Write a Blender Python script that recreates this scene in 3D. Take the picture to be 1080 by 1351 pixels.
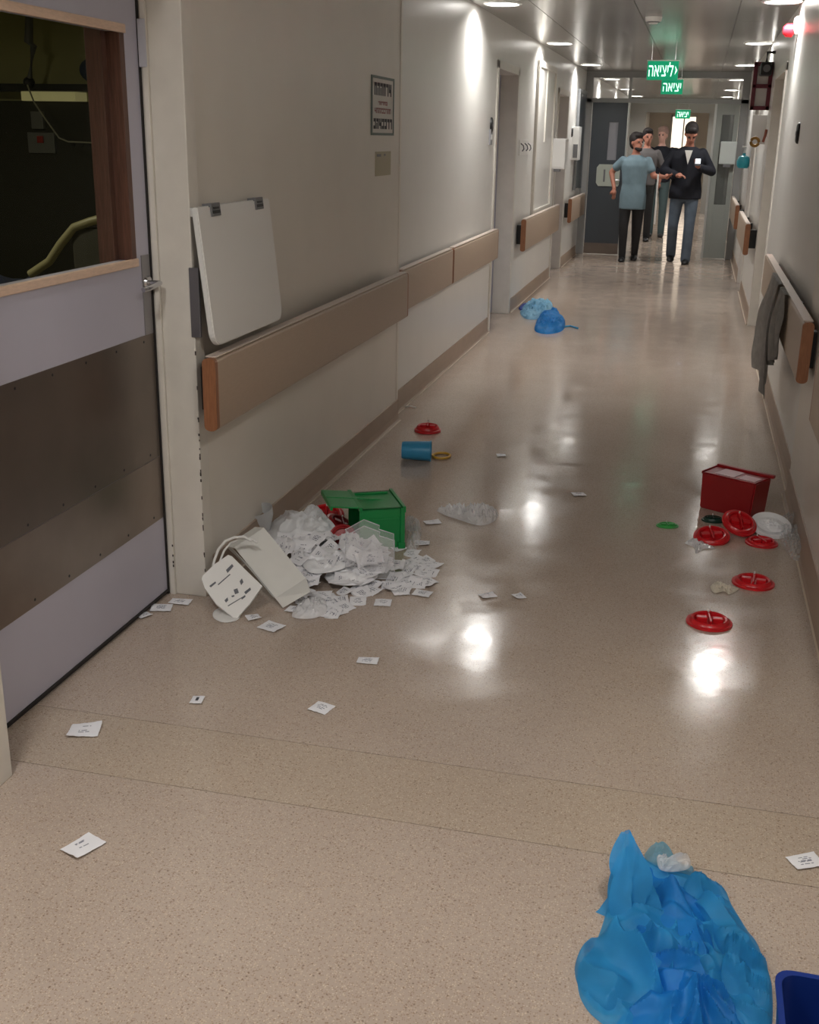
import bpy, bmesh, math, random
from mathutils import Vector, Matrix, Euler, noise
for o in list(bpy.data.objects): bpy.data.objects.remove(o, do_unlink=True)
S = bpy.context.scene; C = S.collection; PI = math.pi; rad = math.radians

# ---------------------------------------------------------------- camera
F = 1482.12; CX, CY = 540.0, 675.5; CH = 1.6
def _cam_axes():
    h = Vector((926-CX, 186-CY, F)).normalized()          # along the corridor
    u = -Vector((460-CX, 5100-CY, F)).normalized()        # world up
    x = h.cross(u).normalized(); u = x.cross(h).normalized()
    return x, h, u
AX, AY, AZ = _cam_axes()
cd = bpy.data.cameras.new('camera'); cam = bpy.data.objects.new('camera', cd); C.objects.link(cam)
cd.sensor_fit = 'VERTICAL'; cd.sensor_height = 24; cd.lens = F*24/1351; cd.clip_start = .05; cd.clip_end = 200
m3 = Matrix(((AX[0], -AX[1], -AX[2]), (AY[0], -AY[1], -AY[2]), (AZ[0], -AZ[1], -AZ[2])))
cam.matrix_world = Matrix.Translation((0, 0, CH)) @ m3.to_4x4(); S.camera = cam
def at(u, v, ax='z', val=0.0):                            # photo point -> place on a plane of the room
    d = Vector((u-CX, v-CY, F)); w = Vector((AX.dot(d), AY.dot(d), AZ.dot(d)))
    i = 'xyz'.index(ax); o = (0, 0, CH); t = (val-o[i])/w[i]
    return Vector((0, 0, CH)) + w*t

# ---------------------------------------------------------------- light
W = bpy.data.worlds.new('world'); S.world = W; W.use_nodes = True
W.node_tree.nodes['Background'].inputs[0].default_value = (.8, .85, 1, 1); W.node_tree.nodes['Background'].inputs[1].default_value = .05
S.view_settings.view_transform = 'Standard'; S.view_settings.look = 'None'; S.view_settings.gamma = 1
S.view_settings.use_curve_mapping = False; S.view_settings.exposure = 0.5
LAMPS = [8.6, 12.1, 15.5, 19.1, 22.9, 26.4, 30.0, 33.5]
LAMP_W = 9.5; NEAR_W = 13.0
def lamp_or_fill_light(x, y, z, watts, size=.2, spread=150, col=(1, .975, .945)):
    l = bpy.data.lights.new('lamp_or_fill_light', 'AREA'); l.shape = 'DISK'; l.size = size; l.energy = watts; l.color = col; l.spread = rad(spread)
    o = bpy.data.objects.new('lamp_or_fill_light', l); C.objects.link(o); o.location = (x, y, z); return o

# ---------------------------------------------------------------- helpers
def c8(r, g, b):
    f = lambda v: (v/255/12.92) if v <= 10 else ((v/255+.055)/1.055)**2.4
    return (f(r), f(g), f(b), 1)
MATS = {}
def mat(name, col, rough=.5, metal=0, spec=.5, var=0, scale=20, bump=0, bscale=60, trans=0, alpha=1, emit=None, es=0, col2=None, coat=0, stretch=None, sss=0, bdist=.004):
    if name in MATS: return MATS[name]
    m = bpy.data.materials.new(name); m.use_nodes = True; nt = m.node_tree; N = nt.nodes; L = nt.links; b = N['Principled BSDF']
    b.inputs['Base Color'].default_value = col; b.inputs['Roughness'].default_value = rough; b.inputs['Metallic'].default_value = metal
    b.inputs['Specular IOR Level'].default_value = spec; b.inputs['Alpha'].default_value = alpha; b.inputs['Transmission Weight'].default_value = trans
    b.inputs['Coat Weight'].default_value = coat
    if sss: b.inputs['Subsurface Weight'].default_value = sss; b.inputs['Subsurface Radius'].default_value = (.02, .01, .005)
    if emit: b.inputs['Emission Color'].default_value = emit; b.inputs['Emission Strength'].default_value = es
    tc = N.new('ShaderNodeTexCoord'); mp = N.new('ShaderNodeMapping'); L.new(tc.outputs['Object'], mp.inputs[0])
    if stretch: mp.inputs['Scale'].default_value = stretch
    if var or col2:
        n = N.new('ShaderNodeTexNoise'); n.inputs['Scale'].default_value = scale; n.inputs['Detail'].default_value = 5; L.new(mp.outputs[0], n.inputs[0])
        r = N.new('ShaderNodeValToRGB'); r.color_ramp.elements[0].position = .3; r.color_ramp.elements[1].position = .7
        c2 = col2 if col2 else tuple(min(1, v*(1+var)) for v in col[:3])+(1,)
        c1 = col if col2 else tuple(v*(1-var) for v in col[:3])+(1,)
        r.color_ramp.elements[0].color = c1; r.color_ramp.elements[1].color = c2
        L.new(n.outputs[0], r.inputs[0]); L.new(r.outputs[0], b.inputs['Base Color'])
    if bump:
        n = N.new('ShaderNodeTexNoise'); n.inputs['Scale'].default_value = bscale; n.inputs['Detail'].default_value = 4; L.new(mp.outputs[0], n.inputs[0])
        bp = N.new('ShaderNodeBump'); bp.inputs['Strength'].default_value = bump; bp.inputs['Distance'].default_value = bdist
        L.new(n.outputs[0], bp.inputs['Height']); L.new(bp.outputs[0], b.inputs['Normal'])
    MATS[name] = m; return m
class MB:
    def __init__(s): s.bm = bmesh.new()
    def box(s, x0, x1, y0, y1, z0, z1, bev=0, M=None):
        t = bmesh.new(); bmesh.ops.create_cube(t, size=1)
        for v in t.verts: v.co = Vector(((x0+x1)/2+v.co.x*(x1-x0), (y0+y1)/2+v.co.y*(y1-y0), (z0+z1)/2+v.co.z*(z1-z0)))
        if bev: bmesh.ops.bevel(t, geom=t.edges[:], offset=bev, segments=2, profile=.6, affect='EDGES')
        return s.merge(t, M)
    def merge(s, t, M=None):
        if M is not None: bmesh.ops.transform(t, matrix=M, verts=t.verts)
        me = bpy.data.meshes.new('tmp'); t.to_mesh(me); t.free(); s.bm.from_mesh(me); bpy.data.meshes.remove(me); return s
    def faces(s, vs, fs):
        w = [s.bm.verts.new(v) for v in vs]
        for f in fs:
            try: s.bm.faces.new([w[i] for i in f])
            except ValueError: pass
        return s
    def prism(s, pts, d0, d1, axis='z', M=None, bev=0):   # polygon extruded along an axis
        t = bmesh.new()
        def P(a, b, d): return {'z': (a, b, d), 'y': (a, d, b), 'x': (d, a, b)}[axis]
        n = len(pts); lo = [t.verts.new(P(a, b, d0)) for a, b in pts]; hi = [t.verts.new(P(a, b, d1)) for a, b in pts]
        t.faces.new(lo[::-1]); t.faces.new(hi)
        for i in range(n): t.faces.new((lo[i], lo[(i+1) % n], hi[(i+1) % n], hi[i]))
        bmesh.ops.recalc_face_normals(t, faces=t.faces)
        if bev: bmesh.ops.bevel(t, geom=t.edges[:], offset=bev, segments=2, affect='EDGES')
        return s.merge(t, M)
    def lathe(s, prof, n=32, M=None, sx=1, sy=1):
        t = bmesh.new(); rings = []
        for r, z in prof:
            if r < 1e-5: rings.append([t.verts.new((0, 0, z))])
            else: rings.append([t.verts.new((r*sx*math.cos(2*PI*i/n), r*sy*math.sin(2*PI*i/n), z)) for i in range(n)])
        for a, b in zip(rings, rings[1:]):
            for i in range(n):
                j = (i+1) % n
                q = [a[i % len(a)], a[j % len(a)], b[j % len(b)], b[i % len(b)]]; u = []
                for v in q:
                    if v not in u: u.append(v)
                if len(u) > 2: t.faces.new(u)
        bmesh.ops.recalc_face_normals(t, faces=t.faces)
        return s.merge(t, M)
    def tube(s, pts, r, n=8, closed=False, M=None):
        t = bmesh.new(); pts = [Vector(p) for p in pts]; rings = []; k = len(pts); up = Vector((0, 0, 1))
        for i, p in enumerate(pts):
            a = pts[(i-1) % k] if (closed or i > 0) else p; b = pts[(i+1) % k] if (closed or i < k-1) else p
            d = (b-a).normalized(); w = up if abs(d.z) < .95 else Vector((1, 0, 0))
            e1 = d.cross(w).normalized(); e2 = d.cross(e1); rr = r[i] if isinstance(r, (list, tuple)) else r
            rings.append([t.verts.new(p+(e1*math.cos(2*PI*j/n)+e2*math.sin(2*PI*j/n))*rr) for j in range(n)])
        for i in range(k if closed else k-1):
            a, b = rings[i], rings[(i+1) % k]
            for j in range(n): t.faces.new((a[j], a[(j+1) % n], b[(j+1) % n], b[j]))
        if not closed: t.faces.new(rings[0]); t.faces.new(rings[-1][::-1])
        bmesh.ops.recalc_face_normals(t, faces=t.faces)
        return s.merge(t, M)
    def ball(s, c, r, sc=(1, 1, 1), seg=16):
        t = bmesh.new(); bmesh.ops.create_uvsphere(t, u_segments=seg, v_segments=seg//2+2, radius=r)
        return s.merge(t, Matrix.Translation(c) @ Matrix.Diagonal((*sc, 1)))
    def build(s, name, m, parent=None, smooth=False, loc=None, rot=None):
        me = bpy.data.meshes.new(name); s.bm.to_mesh(me); s.bm.free()
        if m: me.materials.append(m)
        if smooth:
            for p in me.polygons: p.use_smooth = True
            try: me.set_sharp_from_angle(angle=rad(40))
            except Exception: pass
        o = bpy.data.objects.new(name, me); C.objects.link(o)
        if parent: o.parent = parent
        if loc is not None: o.location = loc
        if rot is not None: o.rotation_euler = rot
        return o
def tag(o, label, cat, group=None):
    o['label'] = label; o['category'] = cat
    if group: o['group'] = group
    return o
def thing(name, label, cat, loc=(0, 0, 0), rot=(0, 0, 0), group=None):
    o = bpy.data.objects.new(name, None); C.objects.link(o); o.location = loc; o.rotation_euler = rot; o.empty_display_size = .1
    return tag(o, label, cat, group)
def struct(o): o['kind'] = 'structure'; return o
def dup(r0, loc, rot, label=None, group=None, scale=None):
    r = r0.copy(); C.objects.link(r); r.location = loc; r.rotation_euler = rot
    if label: r['label'] = label
    if group: r['group'] = group
    if scale: r.scale = scale
    for ch in list(r0.children):
        c = ch.copy(); C.objects.link(c); c.parent = r
        for g in list(ch.children): d = g.copy(); C.objects.link(d); d.parent = c
    return r

# ---------------------------------------------------------------- materials
def floor_mat(name, base, warm):
    m = bpy.data.materials.new(name); m.use_nodes = True; nt = m.node_tree; N = nt.nodes; L = nt.links; b = N['Principled BSDF']
    tc = N.new('ShaderNodeTexCoord')
    big = N.new('ShaderNodeTexNoise'); big.inputs['Scale'].default_value = 1.3; big.inputs['Detail'].default_value = 4; L.new(tc.outputs['Object'], big.inputs[0])
    r0 = N.new('ShaderNodeValToRGB'); r0.color_ramp.elements[0].position = .35; r0.color_ramp.elements[1].position = .68
    r0.color_ramp.elements[0].color = base; r0.color_ramp.elements[1].color = warm; L.new(big.outputs[0], r0.inputs[0]); prev = r0.outputs[0]
    for sc, lo, hi, col in ((110, .0, .30, c8(128, 100, 78)), (150, .0, .28, c8(226, 212, 192)), (70, .0, .20, c8(92, 70, 54)), (230, 0, .42, c8(138, 112, 92)), (190, 0, .4, c8(210, 190, 168))):
        v = N.new('ShaderNodeTexVoronoi'); v.inputs['Scale'].default_value = sc; L.new(tc.outputs['Object'], v.inputs[0])
        r = N.new('ShaderNodeValToRGB'); r.color_ramp.elements[0].position = hi*.7; r.color_ramp.elements[1].position = hi
        r.color_ramp.elements[0].color = (1, 1, 1, 1); r.color_ramp.elements[1].color = (0, 0, 0, 1); L.new(v.outputs['Distance'], r.inputs[0])
        g = N.new('ShaderNodeMath'); g.operation = 'GREATER_THAN'; g.inputs[1].default_value = .5
        sp = N.new('ShaderNodeSeparateColor'); L.new(v.outputs['Color'], sp.inputs[0]); L.new(sp.outputs[0], g.inputs[0])
        mu = N.new('ShaderNodeMath'); mu.operation = 'MULTIPLY'; L.new(r.outputs[0], mu.inputs[0]); L.new(g.outputs[0], mu.inputs[1])
        m2 = N.new('ShaderNodeMath'); m2.operation = 'MULTIPLY'; m2.inputs[1].default_value = .5; L.new(mu.outputs[0], m2.inputs[0])
        mx = N.new('ShaderNodeMix'); mx.data_type = 'RGBA'; L.new(m2.outputs[0], mx.inputs['Factor']); L.new(prev, mx.inputs['A']); mx.inputs['B'].default_value = col; prev = mx.outputs['Result']
    L.new(prev, b.inputs['Base Color'])
    rn = N.new('ShaderNodeTexNoise'); rn.inputs['Scale'].default_value = 5; rn.inputs['Detail'].default_value = 6; L.new(tc.outputs['Object'], rn.inputs[0])
    mr = N.new('ShaderNodeMapRange'); mr.inputs['From Min'].default_value = .3; mr.inputs['From Max'].default_value = .7; mr.inputs['To Min'].default_value = .07; mr.inputs['To Max'].default_value = .20
    L.new(rn.outputs[0], mr.inputs[0]); L.new(mr.outputs[0], b.inputs['Roughness'])
    bn = N.new('ShaderNodeTexNoise'); bn.inputs['Scale'].default_value = 6; bn.inputs['Detail'].default_value = 7; bn.inputs['Roughness'].default_value = .55; L.new(tc.outputs['Object'], bn.inputs[0])
    bp = N.new('ShaderNodeBump'); bp.inputs['Strength'].default_value = .25; bp.inputs['Distance'].default_value = .0022; L.new(bn.outputs[0], bp.inputs['Height']); L.new(bp.outputs[0], b.inputs['Normal'])
    b.inputs['Specular IOR Level'].default_value = .55
    return m
M_FLOOR = floor_mat('vinyl_floor', c8(176, 160, 147), c8(185, 170, 157))
M_STRIP = floor_mat('vinyl_strip', c8(175, 159, 143), c8(184, 169, 153))
M_WALL = mat('wall_paint', c8(219, 213, 203), .36, spec=.5, var=.03, scale=3, bump=.04, bscale=120)
M_WALLF = mat('wall_paint_cool', c8(218, 216, 211), .34, spec=.5, var=.02, scale=3, bump=.04, bscale=120)
M_CEIL = mat('ceiling_metal', c8(166, 163, 158), .22, metal=.35, spec=.5, bump=.03, bscale=6)
M_FRAME = mat('frame_paint', c8(216, 211, 202), .35, var=.05, scale=9)
M_CHIP = mat('chipped_metal', c8(60, 50, 45), .6)
M_DOOR = mat('door_lilac', c8(182, 180, 194), .4, var=.02, scale=4)
M_STEEL = mat('brushed_steel', c8(122, 112, 104), .33, metal=.75, var=.1, scale=4, bump=.03, bscale=30)
M_STEEL2 = mat('brushed_steel_low', c8(138, 126, 117), .28, metal=.75, var=.1, scale=6)
M_CHROME = mat('chrome', c8(205, 205, 208), .18, metal=1)
M_DARK = mat('dark_gap', c8(38, 34, 33), .7)
M_BASE = mat('baseboard_vinyl', c8(160, 140, 122), .45, var=.04, scale=8)
M_CAULK = mat('caulk', c8(214, 200, 182), .5)
M_RAIL = mat('rail_laminate', c8(176, 156, 136), .42, var=.035, scale=160, stretch=(1, .15, 1), bump=.03, bscale=300)
M_RAILTOP = mat('rail_edge', c8(214, 198, 186), .35)
M_WOOD = mat('rail_end_wood', c8(146, 98, 68), .4, var=.18, scale=30, stretch=(6, 6, .6))
M_BEAD = mat('light_wood_bead', c8(214, 186, 164), .45, var=.08, scale=40, stretch=(6, 1, 6))
M_BROWN = mat('brown_wood', c8(92, 62, 50), .45, var=.25, scale=25, stretch=(8, 8, .6))
M_WHITE = mat('white_plastic', c8(226, 225, 222), .35)
M_PAPER = mat('white_card', c8(214, 213, 208), .6, var=.02)
M_GREY = mat('grey_plastic', c8(110, 110, 112), .45)
M_BLACK = mat('black_plastic', c8(24, 24, 26), .45)
M_GLASS = mat('clear_glass', (.02, .025, .02, 1), .03, alpha=.05, spec=.3)
M_GREEN = mat('green_plastic', c8(12, 134, 66), .35, coat=.2)
M_RED = mat('red_plastic', c8(200, 24, 34), .3, coat=.2)
M_DRED = mat('dark_red_plastic', c8(150, 22, 28), .35, coat=.2)
M_CYAN = mat('cyan_plastic', c8(60, 150, 196), .35)
M_YEL = mat('yellow_plastic', c8(206, 160, 50), .4)

# ---------------------------------------------------------------- structure
WL, WN, WR, CZ, YE, YB = -1.66, -1.605, .57, 2.5, 38.0, -4.0
fl = struct(MB().box(-1.95, .95, YB, YE, -.12, -.004).build('floor', mat('subfloor', c8(70, 60, 52), .8)))
for y0, y1, m in ((YB, 2.3088, M_FLOOR), (2.3112, 2.5985, M_STRIP), (2.6015, YE, M_FLOOR)):
    MB().box(-1.9, .9, y0, y1, -.004, 0).build('vinyl_sheet', m, fl)
cl = struct(MB().box(-1.95, .95, YB, YE, CZ+.012, CZ+.1).build('ceiling', M_DARK))
for x0, x1 in ((-1.75, -1.25), (-1.25, -.54), (-.54, .17), (.17, .75)):
    y = YB
    while y < YE-.1:
        MB().box(x0+.002, x1-.002, y+.002, min(y+1.75, YE)-.002, CZ, CZ+.012, .0015).build('ceiling_panel', M_CEIL, cl); y += 1.75
# left wall: near part stands 5 cm proud of the far part; openings for three doors
wl = MB()
wl.box(-1.9, WN, YB, 2.20, 0, CZ).box(-1.9, WN, 2.20, 3.52, 2.14, CZ).box(-1.9, WN, 3.52, 6.29, 0, CZ)
struct(wl.build('wall_left', M_WALL))
wf = MB()
D2, D3 = (9.66, 10.75), (13.85, 14.9)
wf.box(-1.9, WL, 6.29, D2[0], 0, CZ).box(-1.9, WL, D2[0], D2[1], 2.16, CZ).box(-1.9, WL, D2[1], D3[0], 0, CZ).box(-1.9, WL, D3[0], D3[1], 2.12, CZ)
wf.box(-1.9, WL, D3[1], YE, 0, CZ)
struct(wf.build('wall_left_far', M_WALLF))
D4 = (9.45, 10.8); D5 = (13.3, 14.2)
wr = MB()
wr.box(.55, .9, YB, 5.42, 0, CZ)
struct(wr.build('wall_right', M_WALL))
wr = MB().box(WR, .9, 5.42, D4[0], 0, CZ).box(WR, .9, D4[0], D4[1], 2.14, CZ).box(WR, .9, D4[1], D5[0], 0, CZ).box(WR, .9, D5[0], D5[1], 2.12, CZ).box(WR, .9, D5[1], YE, 0, CZ)
struct(wr.build('wall_right_far', M_WALLF))
struct(MB().box(-1.95, .95, YE, YE+.1, 0, CZ).build('wall_end', mat('end_wall', c8(225, 215, 200), .6)))
struct(MB().box(-1.95, .95, YB-.1, YB, 0, CZ).build('wall_back', M_WALL))
# corner guard line at the step of the left wall
struct(MB().box(WN-.004, WN+.003, 6.255, 6.294, .13, CZ, .001).build('trim_1', M_WALL))
# baseboards: coved vinyl with a pale joint along the floor
def base(name, side, x, y0, y1):
    s = 1 if side == 'l' else -1
    pr = [(x-.0*s, 0), (x+.022*s, 0), (x+.012*s, .012), (x+.006*s, .04), (x+.005*s, .125), (x, .128)]
    o = struct(MB().prism(pr if s > 0 else pr[::-1], y0, y1, 'y').build(name, M_BASE))
    MB().box(min(x+.020*s, x+.027*s), max(x+.020*s, x+.027*s), y0, y1, 0, .0035).build('joint_bead', M_CAULK, o)
    return o
base('baseboard_left', 'l', WN, 3.52, 6.29)
MB().box(WN-.05, WN+.006, 6.29, 6.30, 0, .125).build('corner_cap', M_BASE, bpy.data.objects['baseboard_left'])
base('baseboard_left_middle', 'l', WL, 6.295, D2[0]-.06)
base('baseboard_left_far', 'l', WL, D2[1]+.05, D3[0]-.05)
base('baseboard_left_end', 'l', WL, D3[1]+.05, 16.9)
base('baseboard_left_front', 'l', WN, YB, 2.15)
base('baseboard_right', 'r', .55, YB, 5.42)
base('baseboard_right_middle', 'r', WR, 5.42, D4[0]-.05)
base('baseboard_right_far', 'r', WR, D4[1]+.05, D5[0])
base('baseboard_right_end', 'r', WR, D5[1], 30)

# --- near door on the left
d1 = MB()
zs = (.012, 2.08)
WY0, WY1, WZ0, WZ1 = 2.52, 3.385, 1.205, 1.885
DX = -1.74
d1.box(DX-.045, DX, 2.26, WY0, *zs).box(DX-.045, DX, WY1, 3.475, *zs).box(DX-.045, DX, WY0, WY1, .012, WZ0).box(DX-.045, DX, WY0, WY1, WZ1, 2.08)
door1 = struct(d1.build('door_1', M_DOOR))
MB().box(DX-.03, DX-.024, WY0, WY1, WZ0, WZ1).build('glass_pane', M_GLASS, door1)
for z0, z1 in ((WZ0-.022, WZ0+.004), (WZ1-.004, WZ1+.022)):
    MB().box(DX-.006, DX+.008, WY0-.02, WY1+.004, z0, z1, .003).build('wood_bead', M_BEAD, door1)
MB().box(DX-.075, DX+.001, WY1-.028, WY1+.003, WZ0, WZ1, .002).build('wood_bead', M_BROWN, door1)
MB().box(DX-.10, DX-.045, WY1-.058, WY1-.028, WZ0-.01, WZ1+.01, .002).build('inner_wood_frame', M_BROWN, door1)
MB().box(DX-.03, DX+.003, WY0-.003, WY0+.015, WZ0, WZ1, .002).build('wood_bead', M_BROWN, door1)
kp = MB().box(DX, DX+.0022, 2.37, 3.472, .525, .955).build('kick_plate', M_STEEL, door1)
kp2 = MB().box(DX, DX+.0018, 2.37, 3.472, .298, .523).build('kick_plate', M_STEEL2, door1)
for z in (.545, .935):
    for i in range(6): MB().lathe([(0, .0016), (.004, .001), (.0045, 0)], 10, Matrix.Translation((DX+.0022, 2.45+i*.19, z)) @ Matrix.Rotation(PI/2, 4, 'Y')).build('screw', M_BLACK, kp)
for i in range(6): MB().lathe([(0, .0016), (.004, .001), (.0045, 0)], 10, Matrix.Translation((DX+.0018, 2.45+i*.19, .318)) @ Matrix.Rotation(PI/2, 4, 'Y')).build('screw', M_BLACK, kp2)
lp = MB().box(DX, DX+.004, 3.415, 3.47, .955, 1.215, .001).build('lock_plate', mat('lock_steel', c8(150, 148, 150), .35, metal=.7), door1)
hd = MB()
hd.tube([(DX+.004, 3.445, 1.125), (DX+.05, 3.445, 1.125)], .009, 10)
hd.tube([(DX+.046, 3.452, 1.125), (DX+.05, 3.42, 1.122), (DX+.05, 3.36, 1.118), (DX+.044, 3.335, 1.116)], .0085, 10)
hd.lathe([(0, .008), (.02, .008), (.023, 0)], 20, Matrix.Translation((DX+.004, 3.445, 1.125)) @ Matrix.Rotation(PI/2, 4, 'Y'))
hd.build('lever_handle', M_CHROME, lp, True)
MB().box(DX-.04, DX-.002, 2.37, 3.47, .001, .03).build('door_seal', M_DARK, door1)
MB().box(DX, DX+.006, 2.36, 3.475, .012, .02).build('drip_strip', M_DARK, door1)
# frame: far jamb faces the camera, with its rebate
fr = MB()
JX = WN+.012
fr.box(-1.80, DX+.012, 3.487, 3.56, 0, 2.14).box(DX+.012, DX+.03, 3.477, 3.56, 0, 2.14, .002).box(DX+.03, JX, 3.487, 3.56, 0, 2.14, .004)
fr.box(-1.80, JX, 2.16, 2.245, 0, 2.14, .004).box(-1.80, JX, 2.27, 3.56, 2.09, 2.15, .004)
frame1 = struct(fr.build('trim_2', M_FRAME))
MB().box(DX-.04, DX+.004, 3.476, 3.489, .0, 2.1).build('dark_gap', M_DARK, frame1)
random.seed(3)
chips = MB()
for i in range(26):
    z = random.choice([random.uniform(.02, .5), random.uniform(.02, .95)]); h = random.uniform(.004, .014); w = random.uniform(.002, .0045)
    chips.box(JX-w, JX+.0006, 3.4862, 3.489, z, z+h, .0006)
for i in range(6):
    z = random.uniform(.02, .3); chips.box(DX+.026, DX+.03, 3.4765, 3.479, z, z+.008)
ch = chips.build('paint_chips', M_CHIP, frame1); ch['kind'] = 'stuff'
sp = MB().box(DX+.004, DX+.03, 3.472, 3.4775, 1.79, 1.93, .002); sp.build('door_stop_plate', mat('stop_plate', c8(190, 190, 198), .35), frame1)
# --- doors further down the left side and on the right
def side_door(n, side, y0, y1, h, leaf, depth=.15):
    s = 1 if side == 'l' else -1; x = WL if s > 0 else WR
    xa, xb = sorted((x-s*depth, x-s*(depth+.04)))
    d = struct(MB().box(xa, xb, y0+.03, y1-.03, .01, h-.03, .002).build('door_%d' % n, leaf))
    f = MB(); xa, xb = sorted((x-s*(depth+.05), x+s*.012))
    f.box(xa, xb, y0-.04, y0+.03, 0, h+.03, .003).box(xa, xb, y1-.03, y1+.045, 0, h+.03, .003).box(xa, xb, y0-.04, y1+.045, h-.03, h+.035, .003)
    f.build('door_frame', M_FRAME, d)
    xa, xb = sorted((x-s*depth, x-s*(depth-.05)))
    MB().tube([(x-s*depth, y0+.12, 1.05), (x-s*(depth-.05), y0+.12, 1.05), (x-s*(depth-.05), y0+.24, 1.05)], .009).build('door_handle', M_CHROME, d)
    return d
M_LEAF = mat('leaf_lilac', c8(150, 148, 168), .4)
side_door(2, 'l', *D2, 2.16, M_LEAF); side_door(3, 'l', *D3, 2.12, M_LEAF)
side_door(4, 'r', *D4, 2.14, M_FRAME); side_door(5, 'r', *D5, 2.12, M_LEAF)

# ---------------------------------------------------------------- lamps
def downlight(x, y, watts, label):
    t = thing('downlight', label, 'ceiling light', (x, y, CZ), group='round downlights along the corridor ceiling')
    MB().lathe([(.112, -.001), (.112, -.008), (.128, -.009), (.138, -.003), (.138, 0)], 32).build('trim_ring', M_WHITE, t, True)
    MB().lathe([(0, -.004), (.11, -.004), (.112, -.001)], 32).build('diffuser', mat('lamp_diffuser', (1, 1, 1, 1), .5, emit=(1, .97, .92, 1), es=14), t)
    lamp_or_fill_light(x, y, CZ-.012, watts, .21)
    return t
ordn = ['nearest', 'second', 'third', 'fourth', 'fifth', 'sixth', 'seventh', 'farthest']
for side, x in (('left', -1.46), ('right', .435)):
    for i, y in enumerate(LAMPS):
        downlight(x, y, LAMP_W*(.75 if i > 5 else 1), 'glowing downlight by the %s wall, %s visible of its row' % (side, ordn[i]))
for x, y in ((-1.40, 1.6), (.38, 1.6), (-1.40, -1.9), (.38, -1.9)):
    l = lamp_or_fill_light(x, y, CZ-.02, NEAR_W, .22, 180)
#OBJECTS#
# ---------------------------------------------------------------- rails, tray, notices on the left wall
def rail(name, label, side, x_front, y0, y1, z0=.638, z1=.888, th=.047, end='near', wall=None, group=None):
    t = thing(name, label, 'handrail', (x_front, y0, z0), group=group); s = -1 if side == 'l' else 1   # s: direction towards the wall
    h = z1-z0; L = y1-y0; r = th/2
    def pill(y0_, y1_, inset=0):
        pr = []
        for k in range(9): a = PI*k/8; pr.append((s*(r+math.cos(a)*(r-inset)*1), h-r*.7+math.sin(a)*(r*.7-inset)))
        for k in range(9): a = PI+PI*k/8; pr.append((s*(r+math.cos(a)*(r-inset)), r*.7+math.sin(a)*(r*.7-inset)))
        return MB().prism(pr, y0_, y1_, 'y')
    pill(.022, L-.022).build('rail_board', M_RAIL, t, True)
    xa, xb = sorted((s*.004, s*(th-.004)))
    MB().box(xa, xb, .022, L-.022, h-.001, h+.0035, .001).build('top_edge', M_RAILTOP, t)
    pill(0, .022).build('wood_end_cap', M_WOOD, t, True); pill(L-.022, L).build('wood_end_cap', M_WOOD, t, True)
    gap = abs(wall-x_front)-th; n = max(2, int(L/.9)+1)
    for i in range(n):
        y = .12+(L-.24)*i/(n-1); xa, xb = sorted((s*th, s*(th+gap)))
        MB().box(xa, xb, y-.03, y+.03, h*.2, h*.8, .004).build('bracket', M_BLACK, t)
    return t
rail('handrail', 'wide beige handrail with orange wood end, under the white fold-down tray', 'l', -1.50, 3.43, 6.10, wall=WN)
rail('handrail', 'flat beige handrail set back, joining the near end of the long left rail', 'l', -1.585, 6.31, 7.72, .625, .872, wall=WL)
rail('handrail', 'flat beige handrail ending at the frame of the first far left door', 'l', -1.585, 7.74, 9.58, .625, .872, wall=WL)
rail('handrail', 'beige handrail between the two far left doors, below the framed panel', 'l', -1.56, 11.0, 13.75, .56, .86, wall=WL)
rail('handrail', 'short beige handrail beside the grey fire door leaf', 'l', -1.56, 15.1, 16.9, .56, .86, wall=WL)
rail('handrail', 'beige handrail with the grey towel hung over its far end', 'r', .478, 4.95, 8.0, .632, .892, wall=WR)
rail('handrail', 'rail end just showing at the right edge of the photo', 'r', .47, 2.2, 4.22, .632, .892, wall=.55)
rail('handrail', 'beige rail with orange end beyond the right-hand door', 'r', .46, 11.1, 13.2, .60, .88, wall=WR)
rail('handrail', 'farthest visible beige rail on the right, past the blue bottle', 'r', .46, 14.4, 16.8, .60, .88, wall=WR)
# fold-down tray
t = thing('fold_down_tray', 'white fold-down wall tray with two grey clips, above the beige handrail', 'tray', (WN, 3.47, .915))
Mt = Matrix.Rotation(rad(-5.5), 4, 'Y')
def rrect(w, h, r, low=True):
    p = []
    for cx, cz, a0 in ((r, r, PI), (w-r, r, 1.5*PI)):
        for k in range(7): a = a0+PI/2*k/6; p.append((cx+math.cos(a)*r, cz+math.sin(a)*r))
    return p+[(w, h), (0, h)]
top = .452
Mtray = Matrix.Translation((.028, 0, top)) @ Matrix.Rotation(rad(6.5), 4, 'Y').inverted().inverted() @ Matrix.Translation((0, 0, -top))
Mtray = Matrix.Translation((.028, 0, top)) @ Matrix.Rotation(rad(-6.0), 4, 'Y') @ Matrix.Translation((0, 0, -top))
MB().prism(rrect(.655, .452, .05), -.004, .018, 'x', Mtray, .004).build('tray_board', M_WHITE, t, True)
for y in (.10, .50):
    MB().box(-.01, .024, y, y+.075, top-.035, top+.008, .003, Mtray).build('hinge_clip', M_GREY, t)
    MB().box(.024, .026, y+.008, y+.067, top-.026, top-.016, 0, Mtray).box(.024, .026, y+.014, y+.058, top-.012, top-.005, 0, Mtray).build('clip_print', M_BLACK, t)
MB().box(.001, .02, .02, .64, top-.03, top-.002, .002).build('wall_bracket', M_WHITE, t)
MB().box(.001, .035, .012, .024, .03, .26, .002).build('support_arm', mat('arm_metal', c8(120, 118, 122), .4, metal=.6), t)
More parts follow.
